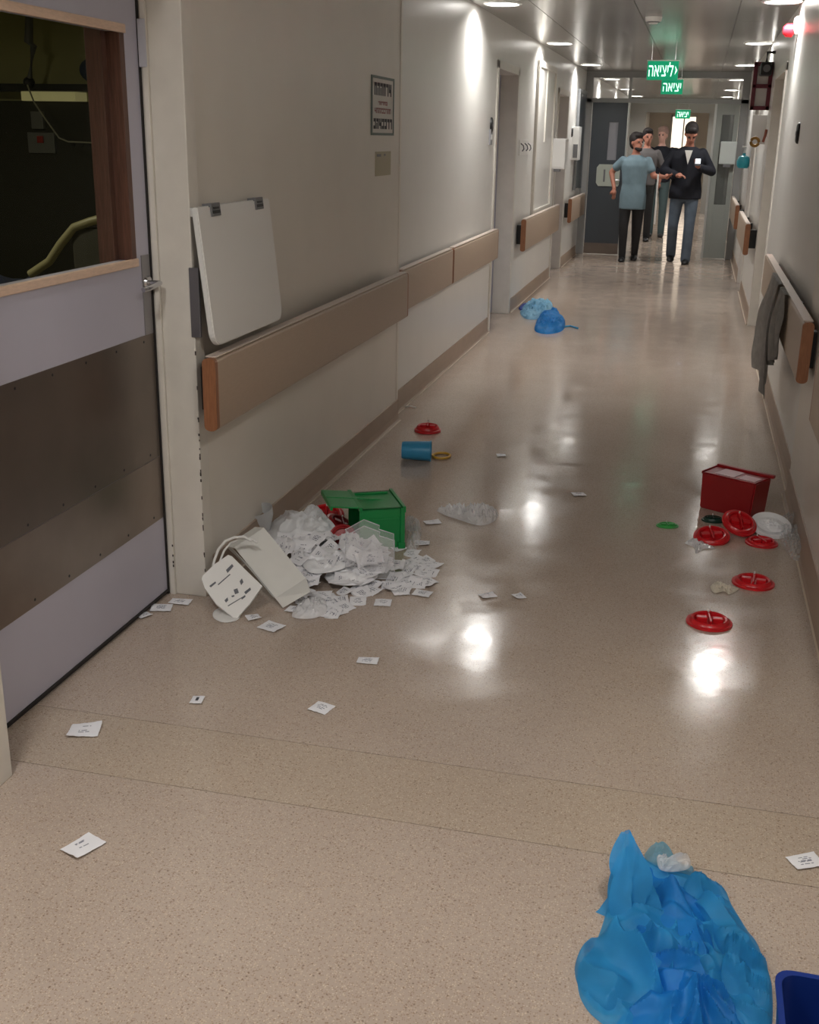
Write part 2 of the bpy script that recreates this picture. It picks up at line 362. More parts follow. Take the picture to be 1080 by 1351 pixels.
# notice with large illegible lettering
def scribble(mb, x, y0, y1, z0, z1, n, seed, th=.001, fat=.35):       # rows of blocky strokes on a wall facing +x
    random.seed(seed); w = (y1-y0)/n; h = z1-z0; s = w*fat*.5
    for i in range(n):
        a = y0+i*w+w*.08; b = a+w*.8; k = random.randint(0, 4)
        bars = [(a, b, z1-s, z1), (b-s, b, z0, z1)]
        if k == 1: bars.append((a, b, z0, z0+s))
        if k == 2: bars.append((a, a+s, z0, z0+h*.6))
        if k == 3: bars = [(a, a+s, z0+h*.3, z1), (b-s, b, z0, z1), (a, b, z0+h*.3, z0+h*.3+s)]
        if k == 4: bars.append((a, a+s, z0, z1))
        for q in bars: mb.box(x, x+th, q[0], q[1], q[2], q[3])
t = thing('wall_notice', 'framed paper notice with rows of big dark letters above the small beige label', 'notice', (WN, 5.69, 1.605))
MB().box(.0005, .003, 0, .42, 0, .27).build('paper', M_PAPER, t)
MB().box(0, .006, -.008, .008, -.006, .276).box(0, .006, .412, .428, -.006, .276).box(0, .006, 0, .42, -.006, .006).box(0, .006, 0, .42, .264, .276).build('frame', mat('notice_frame', c8(96, 112, 106), .5), t)
m_ = MB(); scribble(m_, .003, .04, .38, .185, .245, 6, 5, fat=.6); scribble(m_, .003, .03, .40, .025, .075, 7, 8, fat=.6); m_.build('lettering', mat('ink_dark', c8(50, 52, 62), .6), t)['kind'] = 'stuff'
m_ = MB(); scribble(m_, .003, .05, .37, .10, .125, 9, 9); scribble(m_, .003, .12, .30, .14, .158, 5, 19); m_.build('small_lettering', mat('ink_red', c8(150, 92, 96), .6), t)['kind'] = 'stuff'
t = thing('wall_label', 'small beige label taped on the wall under the notice', 'label', (WN, 5.77, 1.40))
MB().box(0, .003, 0, .30, 0, .12).build('card', mat('beige_card', c8(176, 168, 142), .6), t)
MB().box(.003, .004, .02, .10, .095, .108).box(.003, .004, .16, .19, .098, .108).build('print', M_GREY, t)['kind'] = 'stuff'
# far left wall: switches, framed panel, box, dark board
def oval(name, label, x, y, z, s, cat='switch'):
    t = thing(name, label, cat, (x, y, z))
    M = Matrix.Rotation(PI/2*s, 4, 'Y')
    MB().lathe([(0, .018), (.028, .018), (.035, .012), (.037, 0)], 24, M, sx=1.7, sy=1).build('housing', M_BLACK, t, True)
    MB().lathe([(0, .022), (.012, .021), (.014, .017)], 16, M).build('button', M_GREY, t, True); return t
oval('door_switch', 'black oval switch just left of the first far left door', WL, 9.42, 1.69, 1)
oval('door_switch', 'black oval switch high on the right-hand wall', WR, 7.6, 1.655, -1)
oval('door_switch', 'tiny black oval switch beyond the white box by the second left door', WL, 15.5, 1.68, 1)
t = thing('switch_plate', 'grey switch plate under the oval switch by the first far left door', 'switch', (WL, 9.36, 1.54))
MB().box(0, .012, 0, .1, 0, .12, .003).build('plate', mat('plate_grey', c8(150, 150, 155), .4), t); MB().box(.012, .017, .03, .07, .04, .08, .002).build('rocker', M_WHITE, t)
t = thing('wall_hooks', 'pair of small dark hooks on the wall past the first far left door', 'hooks', (WL, 11.0, 1.42))
MB().box(0, .006, -.02, .62, .02, .16, .002).build('back_plate', M_WALLF, t)
for y in (.05, .3, .52): MB().tube([(.006, y, .13), (.03, y+.01, .11), (.035, y+.02, .08), (.02, y+.03, .06)], .006, 8).build('hook', M_GREY, t, True)
t = thing('framed_panel', 'tall cream framed service panel between the far left doors', 'panel', (WL, 12.0, .86))
MB().box(0, .012, 0, 1.35, 0, 1.45, .003).build('panel_board', M_WALLF, t)
MB().box(.0, .03, -.04, .03, -.03, 1.48, .004).box(0, .03, 1.32, 1.39, -.03, 1.48, .004).box(0, .03, 0, 1.35, -.03, .03, .004).box(0, .03, 0, 1.35, 1.42, 1.48, .004).box(.0, .026, .64, .70, .7, 1.45, .003).build('frame', M_FRAME, t)
t = thing('wall_box', 'bright white square dispenser box sticking out by the second left door', 'box', (WL, 13.35, 1.27))
MB().box(0, .17, 0, .30, 0, .33, .008).build('body', M_WHITE, t); MB().box(.012, .16, -.004, 0, .02, .31, .002).build('front_cover', M_WHITE, t)
MB().box(.05, .12, -.006, .1, -.03, .0, .003).build('outlet', M_GREY, t)
t = thing('wall_cabinet', 'narrow white paper holder on the wall past the second left door', 'holder', (WL, 15.6, 1.33))
MB().box(0, .09, 0, .3, 0, .42, .006).build('body', M_WHITE, t); MB().box(.02, .08, -.003, .0, .03, .2, 0).build('slot', M_GREY, t)
M_SLATE = mat('slate_grey', c8(66, 72, 78), .4)
t = thing('dark_board', 'tall dark grey board on the left wall before the fire door', 'board', (WL+.003, 16.0, .95))
MB().box(0, .03, 0, .85, 0, 1.25, .004).build('board', M_SLATE, t); MB().box(.0, .036, -.03, .03, -.02, 1.27, .003).box(0, .036, .82, .88, -.02, 1.27, .003).box(0, .036, 0, .85, 1.23, 1.28, .003).build('edge_trim', mat('trim_grey', c8(120, 122, 124), .4), t)

# right wall fittings
t = thing('alarm_beacon', 'red round alarm on a white base high on the right wall', 'alarm', (WR, 8.75, 2.36))
MB().lathe([(0, .0), (.06, 0), (.06, .02), (.045, .035), (.03, .035)], 24, Matrix.Rotation(-PI/2, 4, 'Y')).build('base', M_WHITE, t, True)
MB().lathe([(.03, .03), (.045, .04), (.042, .08), (.025, .10), (0, .104)], 24, Matrix.Translation((0, -.0, -.03)) @ Matrix.Rotation(-PI/2, 4, 'Y')).build('lens', mat('red_lens', c8(222, 40, 52), .3), t, True)
t = thing('wall_camera', 'black camera on a bracket over the dark red frame', 'camera', (WR, 11.4, 2.28))
MB().tube([(0, 0, .09), (-.07, 0, .09), (-.07, 0, .0)], .014).build('bracket', M_BLACK, t)
MB().box(-.12, -.02, -.16, .06, -.11, .0, .015).build('housing', M_BLACK, t); MB().lathe([(0, .0), (.03, 0), (.032, .03), (0, .032)], 16, Matrix.Translation((-.07, -.155, -.055)) @ Matrix.Rotation(PI/2, 4, 'X')).build('lens', M_GREY, t)
M_BURG = mat('burgundy', c8(104, 26, 44), .45)
t = thing('red_frame_holder', 'dark red open frame bracket projecting from the right wall', 'holder', (WR, 11.5, 1.88))
f = MB()
for z in (0, .19, .38): f.box(-.17, 0, -.02, .02, z, z+.035, .004)
f.box(-.17, -.135, -.02, .02, 0, .41, .004).box(-.035, 0, -.02, .02, 0, .41, .004); f.build('frame', M_BURG, t)
MB().box(-.15, -.02, .02, .05, .02, .40, .004).build('back_panel', M_WALLF, t)
t = thing('sign_plate', 'pale plate under the dark red frame bracket', 'sign', (WR, 11.6, 1.58))
MB().box(-.13, 0, 0, .02, 0, .26, .003).build('plate', M_WHITE, t)
t = thing('tape_roll', 'amber tape roll hung below the pale plate on the right', 'tape', (WR, 11.3, 1.60))
MB().tube([(-.10+.035*math.cos(a*PI/8), 0, .035*math.sin(a*PI/8)) for a in range(16)], .014, 8, True).build('roll', mat('amber', c8(150, 110, 40), .4), t, True)
MB().tube([(-.03, 0, .0), (-.015, .0, .06), (-.01, 0, .11)], .012).build('hook', mat('rust', c8(150, 80, 60), .5), t)
t = thing('soap_dispenser', 'pale box dispenser on the open right fire door', 'dispenser', (.25, 16.87, 1.30))
MB().box(-.0, .22, 0, .12, 0, .30, .012).build('body', mat('pale_box', c8(196, 202, 198), .4), t); MB().box(.06, .16, -.02, .05, -.04, .0, .005).build('nozzle', M_GREY, t)
t = thing('blue_bottle', 'turquoise round bottle fixed to the right wall', 'bottle', (.50, 14.6, 1.30))
MB().lathe([(0, 0), (.055, .0), (.075, .03), (.078, .08), (.06, .13), (.02, .15), (.02, .17), (0, .17)], 24).build('bottle_body', mat('turquoise', c8(44, 160, 178), .3), t, True)
MB().tube([(0, 0, .165), (.01, 0, .24), (-.03, 0, .245)], .012).build('pump', M_WHITE, t)
MB().box(.0, .07, .02, .05, .03, .08).build('clip', M_WHITE, t)

# ---------------------------------------------------------------- fire doors across the corridor
pt = struct(MB().box(WL, -1.56, 17.02, 17.12, 0, 2.46, .004).box(.47, WR, 17.02, 17.12, 0, 2.46, .004).box(WL, WR, 17.02, 17.12, 2.09, 2.15, .004).box(WL, WR, 17.03, 17.11, 2.42, CZ).box(-1.06, -1.02, 17.02, 17.12, 2.14, 2.44).build('trim_3', mat('alu_frame', c8(150, 150, 148), .4)))
for x0, x1 in ((-1.56, -1.06), (-1.02, .47)): MB().box(x0, x1, 17.06, 17.068, 2.15, 2.42).build('glass_pane', M_GLASS, pt)
t = struct(MB().box(-1.545, -1.30, 17.0, 17.045, .01, 2.09).box(-1.17, -1.05, 17.0, 17.045, .01, 2.09).box(-1.30, -1.17, 17.0, 17.045, .01, 1.32).box(-1.30, -1.17, 17.0, 17.045, 1.83, 2.09).build('door_6', M_SLATE))
MB().box(-1.30, -1.17, 17.02, 17.026, 1.32, 1.83).build('vision_panel', mat('frosted_pane', c8(150, 150, 158), .5, alpha=.75), t)
MB().box(-1.052, -1.03, 16.99, 17.05, .01, 2.09).build('edge_strip', mat('alu_edge', c8(190, 192, 190), .3, metal=.5), t)
MB().tube([(-1.1, 17.0, 1.05), (-1.1, 16.94, 1.05), (-1.2, 16.94, 1.05)], .01).build('door_handle', M_CHROME, t)
MB().box(-1.545, -1.05, 16.996, 17.0, .01, .16).build('kick_plate', M_STEEL, t)
t = thing('door_notice', 'pale rounded sign board on the grey fire door leaf', 'sign', (-1.43, 16.985, .96))
MB().prism([(x*.33, z*.30) for x, z in ((.1, 0), (.95, 0), (1, .1), (1, .9), (.95, 1), (.1, 1), (0, .85), (0, .15))], 0, .012, 'y').build('board', mat('notice_board_pale', c8(178, 184, 172), .5), t)
MB().box(.10, .125, -.003, .0, .06, .23).build('print', M_GREY, t)
# right leaf: grey framed, glazed, folded back along the wall
t = struct(MB().box(.16, .24, 17.0, 17.045, .01, 2.09, .003).box(.40, .46, 17.0, 17.045, .01, 2.09, .003).box(.24, .40, 17.0, 17.045, .01, .75).box(.24, .40, 17.0, 17.045, 1.95, 2.09).build('door_7', mat('pale_leaf', c8(150, 154, 148), .4)))
MB().box(.24, .40, 17.02, 17.026, .75, 1.95).build('vision_panel', mat('dark_glass', c8(90, 96, 94), .1, alpha=.7), t)
MB().box(.13, .16, 16.99, 17.05, .01, 2.09).build('edge_strip', mat('alu_edge', c8(190, 192, 190)), t)
# far partition and lit end
struct(MB().box(WL, -1.3, 27.8, 27.9, 0, CZ).box(.1, WR, 27.8, 27.9, 0, CZ).box(-1.3, .1, 27.8, 27.9, 2.2, CZ).build('trim_4', mat('far_frame', c8(150, 148, 142), .5)))
we = MB().box(-.95, -.25, YE-.02, YE-.005, .9, 2.3).build('window_1', mat('daylit_window', c8(230, 220, 205), .5, emit=c8(255, 236, 214), es=1.1)); struct(we)
MB().box(-1.0, -.95, YE-.04, YE, .85, 2.35).box(-.25, -.2, YE-.04, YE, .85, 2.35).box(-1.0, -.2, YE-.04, YE, 2.3, 2.35).box(-1.0, -.2, YE-.04, YE, .85, .9).box(-.62, -.58, YE-.04, YE-.018, .9, 2.3).build('window_frame', M_WHITE, we)

# ---------------------------------------------------------------- exit signs
def textmesh(body, size, m, name, parent, M):
    cu = bpy.data.curves.new('txt', 'FONT'); cu.body = body; cu.size = size; cu.align_x = 'CENTER'; cu.align_y = 'CENTER'; cu.extrude = .0015; cu.offset = .004*size
    o = bpy.data.objects.new('txt', cu); C.objects.link(o); dg = bpy.context.evaluated_depsgraph_get()
    me = bpy.data.meshes.new_from_object(o.evaluated_get(dg)); me.transform(M); me.materials.clear(); me.materials.append(m)
    bpy.data.objects.remove(o, do_unlink=True); r = bpy.data.objects.new(name, me); C.objects.link(r); r.parent = parent; return r
M_SG = mat('sign_green', c8(0, 130, 88), .4, emit=c8(0, 140, 98), es=.55)
M_SW = mat('sign_white', c8(235, 255, 248), .4, emit=c8(215, 255, 240), es=1.1)
def exit_sign(y, word, label, arrow=False, w=.32, z=2.20):
    t = thing('exit_sign', label, 'sign', (-.47, y, z))
    MB().box(-w/2, w/2, 0, .03, 0, .19, .004).build('light_box', M_SG, t)
    textmesh(word, .18, M_SW, 'lettering', t, Matrix.Translation((0 if not arrow else -.02, -.002, .09)) @ Matrix.Rotation(PI/2, 4, 'X') @ Matrix.Diagonal((.62 if not arrow else .52, 1, 1, 1)))
    if arrow: MB().prism([(.125, .05), (.15, .095), (.125, .14), (.133, .095)], -.003, 0, 'y').build('arrow', M_SW, t)
    for x in (-.12, .12): MB().tube([(x, .015, .188), (x, .015, 2.5-z)], .004).build('hanger', M_CHROME, t)
    MB().box(-w/2-.006, w/2+.006, -.003, .033, .186, .196, .001).build('top_cap', M_WHITE, t)
    return t
exit_sign(12.9, '\u05d4\u05d0\u05d9\u05e6\u05d9\u05dc', 'nearest and largest green lit exit sign hanging from the ceiling', True)
exit_sign(16.8, '\u05d4\u05d0\u05d9\u05e6\u05d9', 'second green exit sign, above the fire door opening', w=.29)
exit_sign(27.0, '\u05d4\u05d0\u05d9\u05e6\u05d9', 'small farthest green exit sign near the corridor end', z=2.06)
t = thing('smoke_detector', 'round pale detector on the ceiling nearest the camera', 'detector', (-.45, 9.6, CZ))
MB().lathe([(.0, -.05), (.03, -.05), (.045, -.035), (.06, -.03), (.065, 0)], 24).build('body', M_WHITE, t, True); MB().lathe([(.04, -.042), (.047, -.04), (.05, -.034)], 24).build('ring', M_GREY, t)

# ---------------------------------------------------------------- crumpled sheets
def smooth_loop(pts, n):
    k = len(pts); out = []
    for i in range(n):
        f = i*k/n; a = int(f); t_ = f-a; P = [pts[(a+j-1) % k] for j in range(4)]
        out.append(.5*((2*P[1])+(P[2]-P[0])*t_+(2*P[0]-5*P[1]+4*P[2]-P[3])*t_**2+(3*P[1]-P[0]-3*P[2]+P[3])*t_**3))
    return out
def crumple(pts, height, seed, rings=30, n=110, folds=1.0, freq=14, dirv=(1, .3), power=2.6, lift=.002, edge=.0, base=0.0):
    loop = smooth_loop([Vector((p[0], p[1], 0)) for p in pts], n); c = sum(loop, Vector())/n
    size = max((p-c).length for p in loop); d = Vector((dirv[0], dirv[1], 0)).normalized(); e = Vector((-d.y, d.x, 0)); vs = []; fs = []
    off = Vector((seed*7.31, seed*3.17, seed*1.7))
    for i in range(rings+1):
        r = (i/rings)**.8
        for j in range(n):
            p = c+(loop[j]-c)*r
            if i == 0: p = c+(loop[j]-c)*.02
            w = noise.noise(p*freq*.35+off)*.12/max(size, .02)*size
            q = Vector((p.dot(d)+w, p.dot(e)*.35+w, 0))
            wq = Vector((noise.noise(p*freq*.5+off), noise.noise(p*freq*.5-off), 0))*(.9/freq)
            rid = (1-min(1, abs(noise.noise((q+wq)*freq*.8+off))*2.6))**1.6*1.5-.35; rid2 = (1-min(1, abs(noise.noise((p+wq)*freq*.7-off))*2.4))**2*1.4-.3
            env = max(0, 1-r**power)**.55
            low = .55+.6*noise.noise(p*freq*.28+off*2)
            z = height*env*(low+.0)+height*.42*folds*(max(rid, -.3)*.65+max(rid2, -.3)*.35)*(.25*edge+env)
            z = max(z, 0)+lift+base; vs.append((p.x, p.y, z))
    for i in range(rings):
        for j in range(n): a = i*n+j; b = i*n+(j+1) % n; fs.append((a, b, b+n, a+n))
    fs.append(tuple(range(n-1, -1, -1)))
    return MB().faces(vs, fs)
def px(lst, z=0): return [at(u, v, 'z', z) for u, v in lst]
# ---------------------------------------------------------------- dark ward room seen through the door window
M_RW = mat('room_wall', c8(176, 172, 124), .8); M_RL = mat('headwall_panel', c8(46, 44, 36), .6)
struct(MB().box(-5.6, -1.95, 6.6, 6.7, 0, 2.6).box(-5.7, -5.6, 0, 6.7, 0, 2.6).box(-5.6, -1.95, 0, .1, 0, 2.6).box(-1.95, -1.9, .1, 2.25, 0, 2.6).box(-1.95, -1.9, 3.6, 6.6, 0, 2.6).build('wall_ward', M_RW))
struct(MB().box(-5.6, -1.9, 0, 6.7, -.1, -.005).build('floor_ward', mat('ward_floor', c8(90, 84, 74), .5)))
struct(MB().box(-5.6, -1.9, 0, 6.7, 2.6, 2.7).build('ceiling_ward', M_RW))
t = thing('bed_head_unit', 'dark wall service unit with lit strip seen through the door window', 'panel', (-3.8, 6.6, .9))
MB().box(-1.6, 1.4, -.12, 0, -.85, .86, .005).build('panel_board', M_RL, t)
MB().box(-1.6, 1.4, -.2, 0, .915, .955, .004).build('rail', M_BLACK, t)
MB().box(-.20, .16, -.17, -.03, .86, .913, .003).build('light_strip', mat('light_strip', c8(200, 200, 150), .4, emit=c8(200, 190, 130), es=.14), t)
for x in (.09, .15, .21): MB().lathe([(0, .004), (.018, .004), (.02, 0)], 14, Matrix.Translation((x, -.12, .62)) @ Matrix.Rotation(PI/2, 4, 'X')).build('socket', M_BLACK, t)
MB().box(-.16, -.08, -.15, -.12, .70, .80, .004).build('gas_outlet', M_GREY, t); MB().box(-.2, -.02, -.14, -.12, .56, .68, .004).build('outlet_plate', M_GREY, t)
MB().box(-.13, -.09, -.15, -.14, .62, .66).build('red_outlet', M_DRED, t)
t = thing('lamp_arm', 'jointed reading lamp arm above the ward bed', 'lamp', (-3.92, 6.4, 1.86))
MB().tube([(0, 0, 0), (.08, -.05, .2), (.05, -.05, .22), (.12, -.1, .52)], [.022, .02, .026, .018], 10).build('arm', M_GREY, t); MB().ball((0, 0, 0), .035).build('joint', M_BLACK, t)
tag(MB().tube([at(36, 112, 'y', 6.3), at(45, 135, 'y', 6.28), at(62, 160, 'y', 6.25), at(78, 182, 'y', 6.22), at(90, 187, 'y', 6.2), at(115, 188, 'y', 6.2), at(160, 190, 'y', 6.2)], .0045, 8).build('white_cable', mat('cable_white', c8(160, 156, 140), .5), None, True), 'thin pale cable looping down behind the door window', 'cable')
tag(MB().ball((-3.47, 6.38, 1.93), .09, (1.1, .6, .8)).build('blue_cloth', mat('dim_blue', c8(40, 58, 84), .8), None, True), 'dark blue bundle on the ward rail', 'bundle')
t = thing('hospital_bed', 'hospital bed with pale side rail seen through the door window', 'bed', (-3.6, 4.6, 0))
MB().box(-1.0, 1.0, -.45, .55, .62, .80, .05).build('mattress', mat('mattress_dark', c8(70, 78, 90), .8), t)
MB().box(-1.05, 1.05, -.48, .58, .50, .60, .01).build('bed_frame', M_GREY, t)
for x in (-.95, .95):
    for y in (-.4, .5): MB().box(x-.03, x+.03, y-.03, y+.03, 0.01, .51).build('leg', M_GREY, t)
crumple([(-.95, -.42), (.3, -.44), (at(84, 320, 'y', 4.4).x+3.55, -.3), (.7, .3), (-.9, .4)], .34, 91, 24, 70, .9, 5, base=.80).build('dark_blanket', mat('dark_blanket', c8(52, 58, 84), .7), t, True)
rp = [Vector(at(u, v, 'y', 4.1)-Vector((-3.6, 4.6, 0))) for u, v in ((40, 362), (65, 345), (80, 322), (98, 300), (120, 292), (150, 284), (176, 280))]
MB().tube(rp, .017, 10).build('side_rail', mat('rail_pale', c8(120, 114, 84), .5), t, True)
p0 = Vector(at(118, 300, 'y', 4.12)-Vector((-3.6, 4.6, 0)))
MB().box(p0.x-.07, p0.x+.05, p0.y-.02, p0.y+.02, .6, p0.z, .008).build('rail_post', M_RL, t)
lamp_or_fill_light(-3.4, 3.2, 2.5, 19, .3, 170, (1, .95, .66))  # fill light added to brighten the dark ward, no fixture there

# ---------------------------------------------------------------- thin fabrics and films
def cloth_mat(name, col, a, rough=.55, transl=.4, var=.12):
    m = bpy.data.materials.new(name); m.use_nodes = True; nt = m.node_tree; N = nt.nodes; L = nt.links; b = N['Principled BSDF']; out = N['Material Output']
    tc = N.new('ShaderNodeTexCoord'); n = N.new('ShaderNodeTexNoise'); n.inputs['Scale'].default_value = 9; L.new(tc.outputs['Object'], n.inputs[0])
    r = N.new('ShaderNodeValToRGB'); r.color_ramp.elements[0].color = tuple(v*(1-var) for v in col[:3])+(1,); r.color_ramp.elements[1].color = tuple(min(1, v*(1+var)) for v in col[:3])+(1,)
    r.color_ramp.elements[0].position = .35; r.color_ramp.elements[1].position = .65; L.new(n.outputs[0], r.inputs[0]); L.new(r.outputs[0], b.inputs['Base Color']); b.inputs['Roughness'].default_value = rough
    n2 = N.new('ShaderNodeTexNoise'); n2.inputs['Scale'].default_value = 500; L.new(tc.outputs['Object'], n2.inputs[0]); bp = N.new('ShaderNodeBump'); bp.inputs['Strength'].default_value = .2; bp.inputs['Distance'].default_value = .001
    L.new(n2.outputs[0], bp.inputs['Height']); L.new(bp.outputs[0], b.inputs['Normal'])
    tl = N.new('ShaderNodeBsdfTranslucent'); L.new(r.outputs[0], tl.inputs[0]); m1 = N.new('ShaderNodeMixShader'); m1.inputs[0].default_value = transl; L.new(b.outputs[0], m1.inputs[1]); L.new(tl.outputs[0], m1.inputs[2])
    tr = N.new('ShaderNodeBsdfTransparent'); m2 = N.new('ShaderNodeMixShader'); m2.inputs[0].default_value = a; L.new(tr.outputs[0], m2.inputs[1]); L.new(m1.outputs[0], m2.inputs[2]); L.new(m2.outputs[0], out.inputs[0]); return m
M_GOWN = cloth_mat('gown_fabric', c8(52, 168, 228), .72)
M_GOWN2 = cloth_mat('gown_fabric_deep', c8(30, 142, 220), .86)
M_FILM = mat('clear_film', c8(248, 250, 252), .1, alpha=.32, spec=1, coat=.6); M_FILM2 = mat('milky_film', c8(252, 252, 254), .14, alpha=.6, spec=1, coat=.6)
M_TISSUE = mat('tissue_white', c8(242, 243, 246), .5)

g = thing('disposable_gown', 'large crumpled translucent blue gown on the floor in the foreground', 'gown', (0, 0, 0))
crumple(px([(826, 1118), (850, 1135), (905, 1150), (945, 1172), (975, 1215), (1003, 1262), (1016, 1300), (1012, 1370), (960, 1385), (850, 1380), (775, 1335), (762, 1280), (785, 1245), (800, 1200), (806, 1150)]), .026, 1, 50, 170, 2.2, 17, (.35, 1), edge=.3).build('under_layer', M_GOWN, g, True)
crumple(px([(905, 1150), (945, 1170), (975, 1212), (1003, 1262), (1018, 1305), (1012, 1380), (965, 1385), (945, 1330), (950, 1270), (925, 1215), (900, 1180)]), .05, 5, 48, 150, 2.4, 15, (.5, -1)).build('long_fold', M_GOWN, g, True)
crumple(px([(765, 1262), (800, 1238), (840, 1232), (885, 1248), (915, 1290), (905, 1325), (860, 1330), (800, 1340), (770, 1315), (758, 1285)]), .06, 9, 48, 150, 2.4, 15, (1, .35)).build('left_puff', M_GOWN, g, True)
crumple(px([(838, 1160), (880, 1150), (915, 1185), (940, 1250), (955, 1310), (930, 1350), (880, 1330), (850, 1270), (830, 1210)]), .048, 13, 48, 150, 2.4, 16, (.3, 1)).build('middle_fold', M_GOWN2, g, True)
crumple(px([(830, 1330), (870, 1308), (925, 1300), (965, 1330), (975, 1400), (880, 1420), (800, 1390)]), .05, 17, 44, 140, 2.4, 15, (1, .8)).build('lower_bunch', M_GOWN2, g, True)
# upstanding twisted peak at the far end
pk = MB(); vs = []; fs = []; bA = at(828, 1215, 'z', 0); tip = at(826, 1098, 'y', bA.y+.10)
for i in range(26):
    s_ = i/25; c_ = Vector(bA).lerp(tip, s_**.9); w_ = .040*(1-s_)**.7+.009
    for j in range(28):
        a = 2*PI*j/28; rr = w_*(1+.42*math.sin(3*a+s_*4)+.22*math.sin(7*a-s_*6))
        vs.append((c_.x+rr*math.cos(a), c_.y+rr*math.sin(a)*.55, max(.002, c_.z+rr*.25*math.sin(a+1))))
for i in range(25):
    for j in range(28): fs.append((i*28+j, i*28+(j+1) % 28, (i+1)*28+(j+1) % 28, (i+1)*28+j))
pk.faces(vs, fs).build('twisted_peak', M_GOWN, g, True)
crumple(px([(850, 1128), (872, 1116), (895, 1140), (915, 1150), (900, 1165), (862, 1150)]), .03, 21, 20, 60, 1.2, 30).build('pale_lining', cloth_mat('gown_pale', c8(120, 190, 220), .6), g, True)
tag(crumple(px([(866, 1144), (884, 1148), (904, 1142), (908, 1160), (886, 1166), (868, 1162)]), .014, 23, 20, 60, 2, 45).build('plastic_wrapper', mat('wrapper_film', c8(225, 228, 232), .15, alpha=.5), None, True), 'small clear wrapper caught at the top of the foreground blue gown', 'wrapper').location.z = .03

# blue bin at the lower right corner
A_ = at(1024, 1283, 'z', .20); t = thing('blue_bin', 'dark blue open plastic bin cut off by the bottom right corner', 'bin', (A_.x, A_.y-.32, 0))
def tub(w, d, h, r, th, taper=.9):
    def ring(s, z, k=6):
        p = []
        for cx, cy, a0 in ((w-r, d-r, 0), (r, d-r, PI/2), (r, r, PI), (w-r, r, 1.5*PI)):
            for q in range(k): a = a0+PI/2*q/(k-1); p.append((w/2+(cx+math.cos(a)*r-w/2)*s, d/2+(cy+math.sin(a)*r-d/2)*s, z))
        return p
    i_ = 1-2*th/w; rings = [ring(taper, 0), ring(1, h), ring(1.03, h), ring(1.03, h+.006), ring(i_, h+.006), ring(taper*i_, th)]; n = 24
    vs = [p for r_ in rings for p in r_]; fs = [tuple(range(n-1, -1, -1)), tuple(range((len(rings)-1)*n, len(rings)*n))]
    for i in range(len(rings)-1):
        for j in range(n): fs.append((i*n+j, i*n+(j+1) % n, (i+1)*n+(j+1) % n, (i+1)*n+j))
    return MB().faces(vs, fs)
tub(.30, .32, .20, .03, .006).build('bin_body', mat('navy_plastic', c8(14, 46, 124), .4), t, True)
MB().tube([(.02, 0.01, .205), (.28, 0.01, .205)], .004).build('rim_bar', MATS['navy_plastic'], t)

# ---------------------------------------------------------------- sachets
M_SACH = mat('sachet_paper', c8(234, 234, 238), .5); M_INK = mat('sachet_ink', c8(132, 134, 146), .6); M_INKD = mat('sachet_ink_dark', c8(58, 60, 66), .6)
def sachet_mesh(seed, w=.066, h=.056, curl=0.0, dark=False):
    random.seed(seed); nx, ny = 22, 18; off = Vector((seed*3.3, 1, 2)); ca = random.uniform(0, PI)
    def Z(x, y):
        u, v = x/w*2, y/h*2; e = max(0, 1-u*u)*max(0, 1-v*v)
        return .004*e**.6*(.8+.4*noise.noise(Vector((x*40, y*40, seed))))+curl*(math.cos(ca)*u+math.sin(ca)*v)**2+.0012*noise.noise(Vector((x*45, y*45, 0))+off)+.0015
    bars = [(-w*.11, w*.13, -h*.22, h*.22)] if dark else [(random.uniform(-.020, -.008), random.uniform(.008, .020), -.013+k*.0075, -.013+k*.0075+random.uniform(.002, .0045)) for k in range(4)]
    vs = []; fs = []; mi = []
    for i in range(nx+1):
        for j in range(ny+1):
            x = (i/nx-.5)*w*(1+.04*noise.noise(Vector((j*.3, seed, 0)))); y = (j/ny-.5)*h*(1+.04*noise.noise(Vector((i*.3, seed, 5)))); vs.append((x, y, Z(x, y)))
    n = len(vs); vs += [(x, y, z-.0008) for x, y, z in vs]; q = ny+1
    for i in range(nx):
        for j in range(ny):
            a = i*q+j; fs.append((a, a+q, a+q+1, a+1)); x = ((i+.5)/nx-.5)*w; y = ((j+.5)/ny-.5)*h
            mi.append(1 if any(b[0] < x < b[1] and b[2] < y < b[3] for b in bars) and (dark or (i*7+j*3+seed) % 5) else 0)
            fs.append((n+a, n+a+1, n+a+q+1, n+a+q)); mi.append(0)
    for i in range(nx):
        a = i*q; fs.append((a, n+a, n+a+q, a+q)); b = i*q+ny; fs.append((b, b+q, n+b+q, n+b)); mi += [0, 0]
    for j in range(ny):
        a = j; fs.append((a, a+1, n+a+1, n+a)); b = nx*q+j; fs.append((b, n+b, n+b+1, b+1)); mi += [0, 0]
    me = bpy.data.meshes.new('sachet'); me.from_pydata(vs, [], fs); me.materials.append(M_SACH); me.materials.append(M_INKD if dark else M_INK)
    me.polygons.foreach_set('material_index', mi); me.update(); return me
SM = [sachet_mesh(i, *wh, curl=cu) for i, (wh, cu) in enumerate([((.066, .056), .001), ((.07, .052), .002), ((.06, .06), -.001), ((.068, .058), .004), ((.075, .05), .001), ((.06, .05), .003)])]
SMD = sachet_mesh(40, .05, .062, .001, True)
def sachet(x, y, z, rot, me, label, group=None, name='sachet'):
    o = bpy.data.objects.new(name, me); C.objects.link(o); o.location = (x, y, z); o.rotation_euler = rot
    return tag(o, label, 'sachet', group)
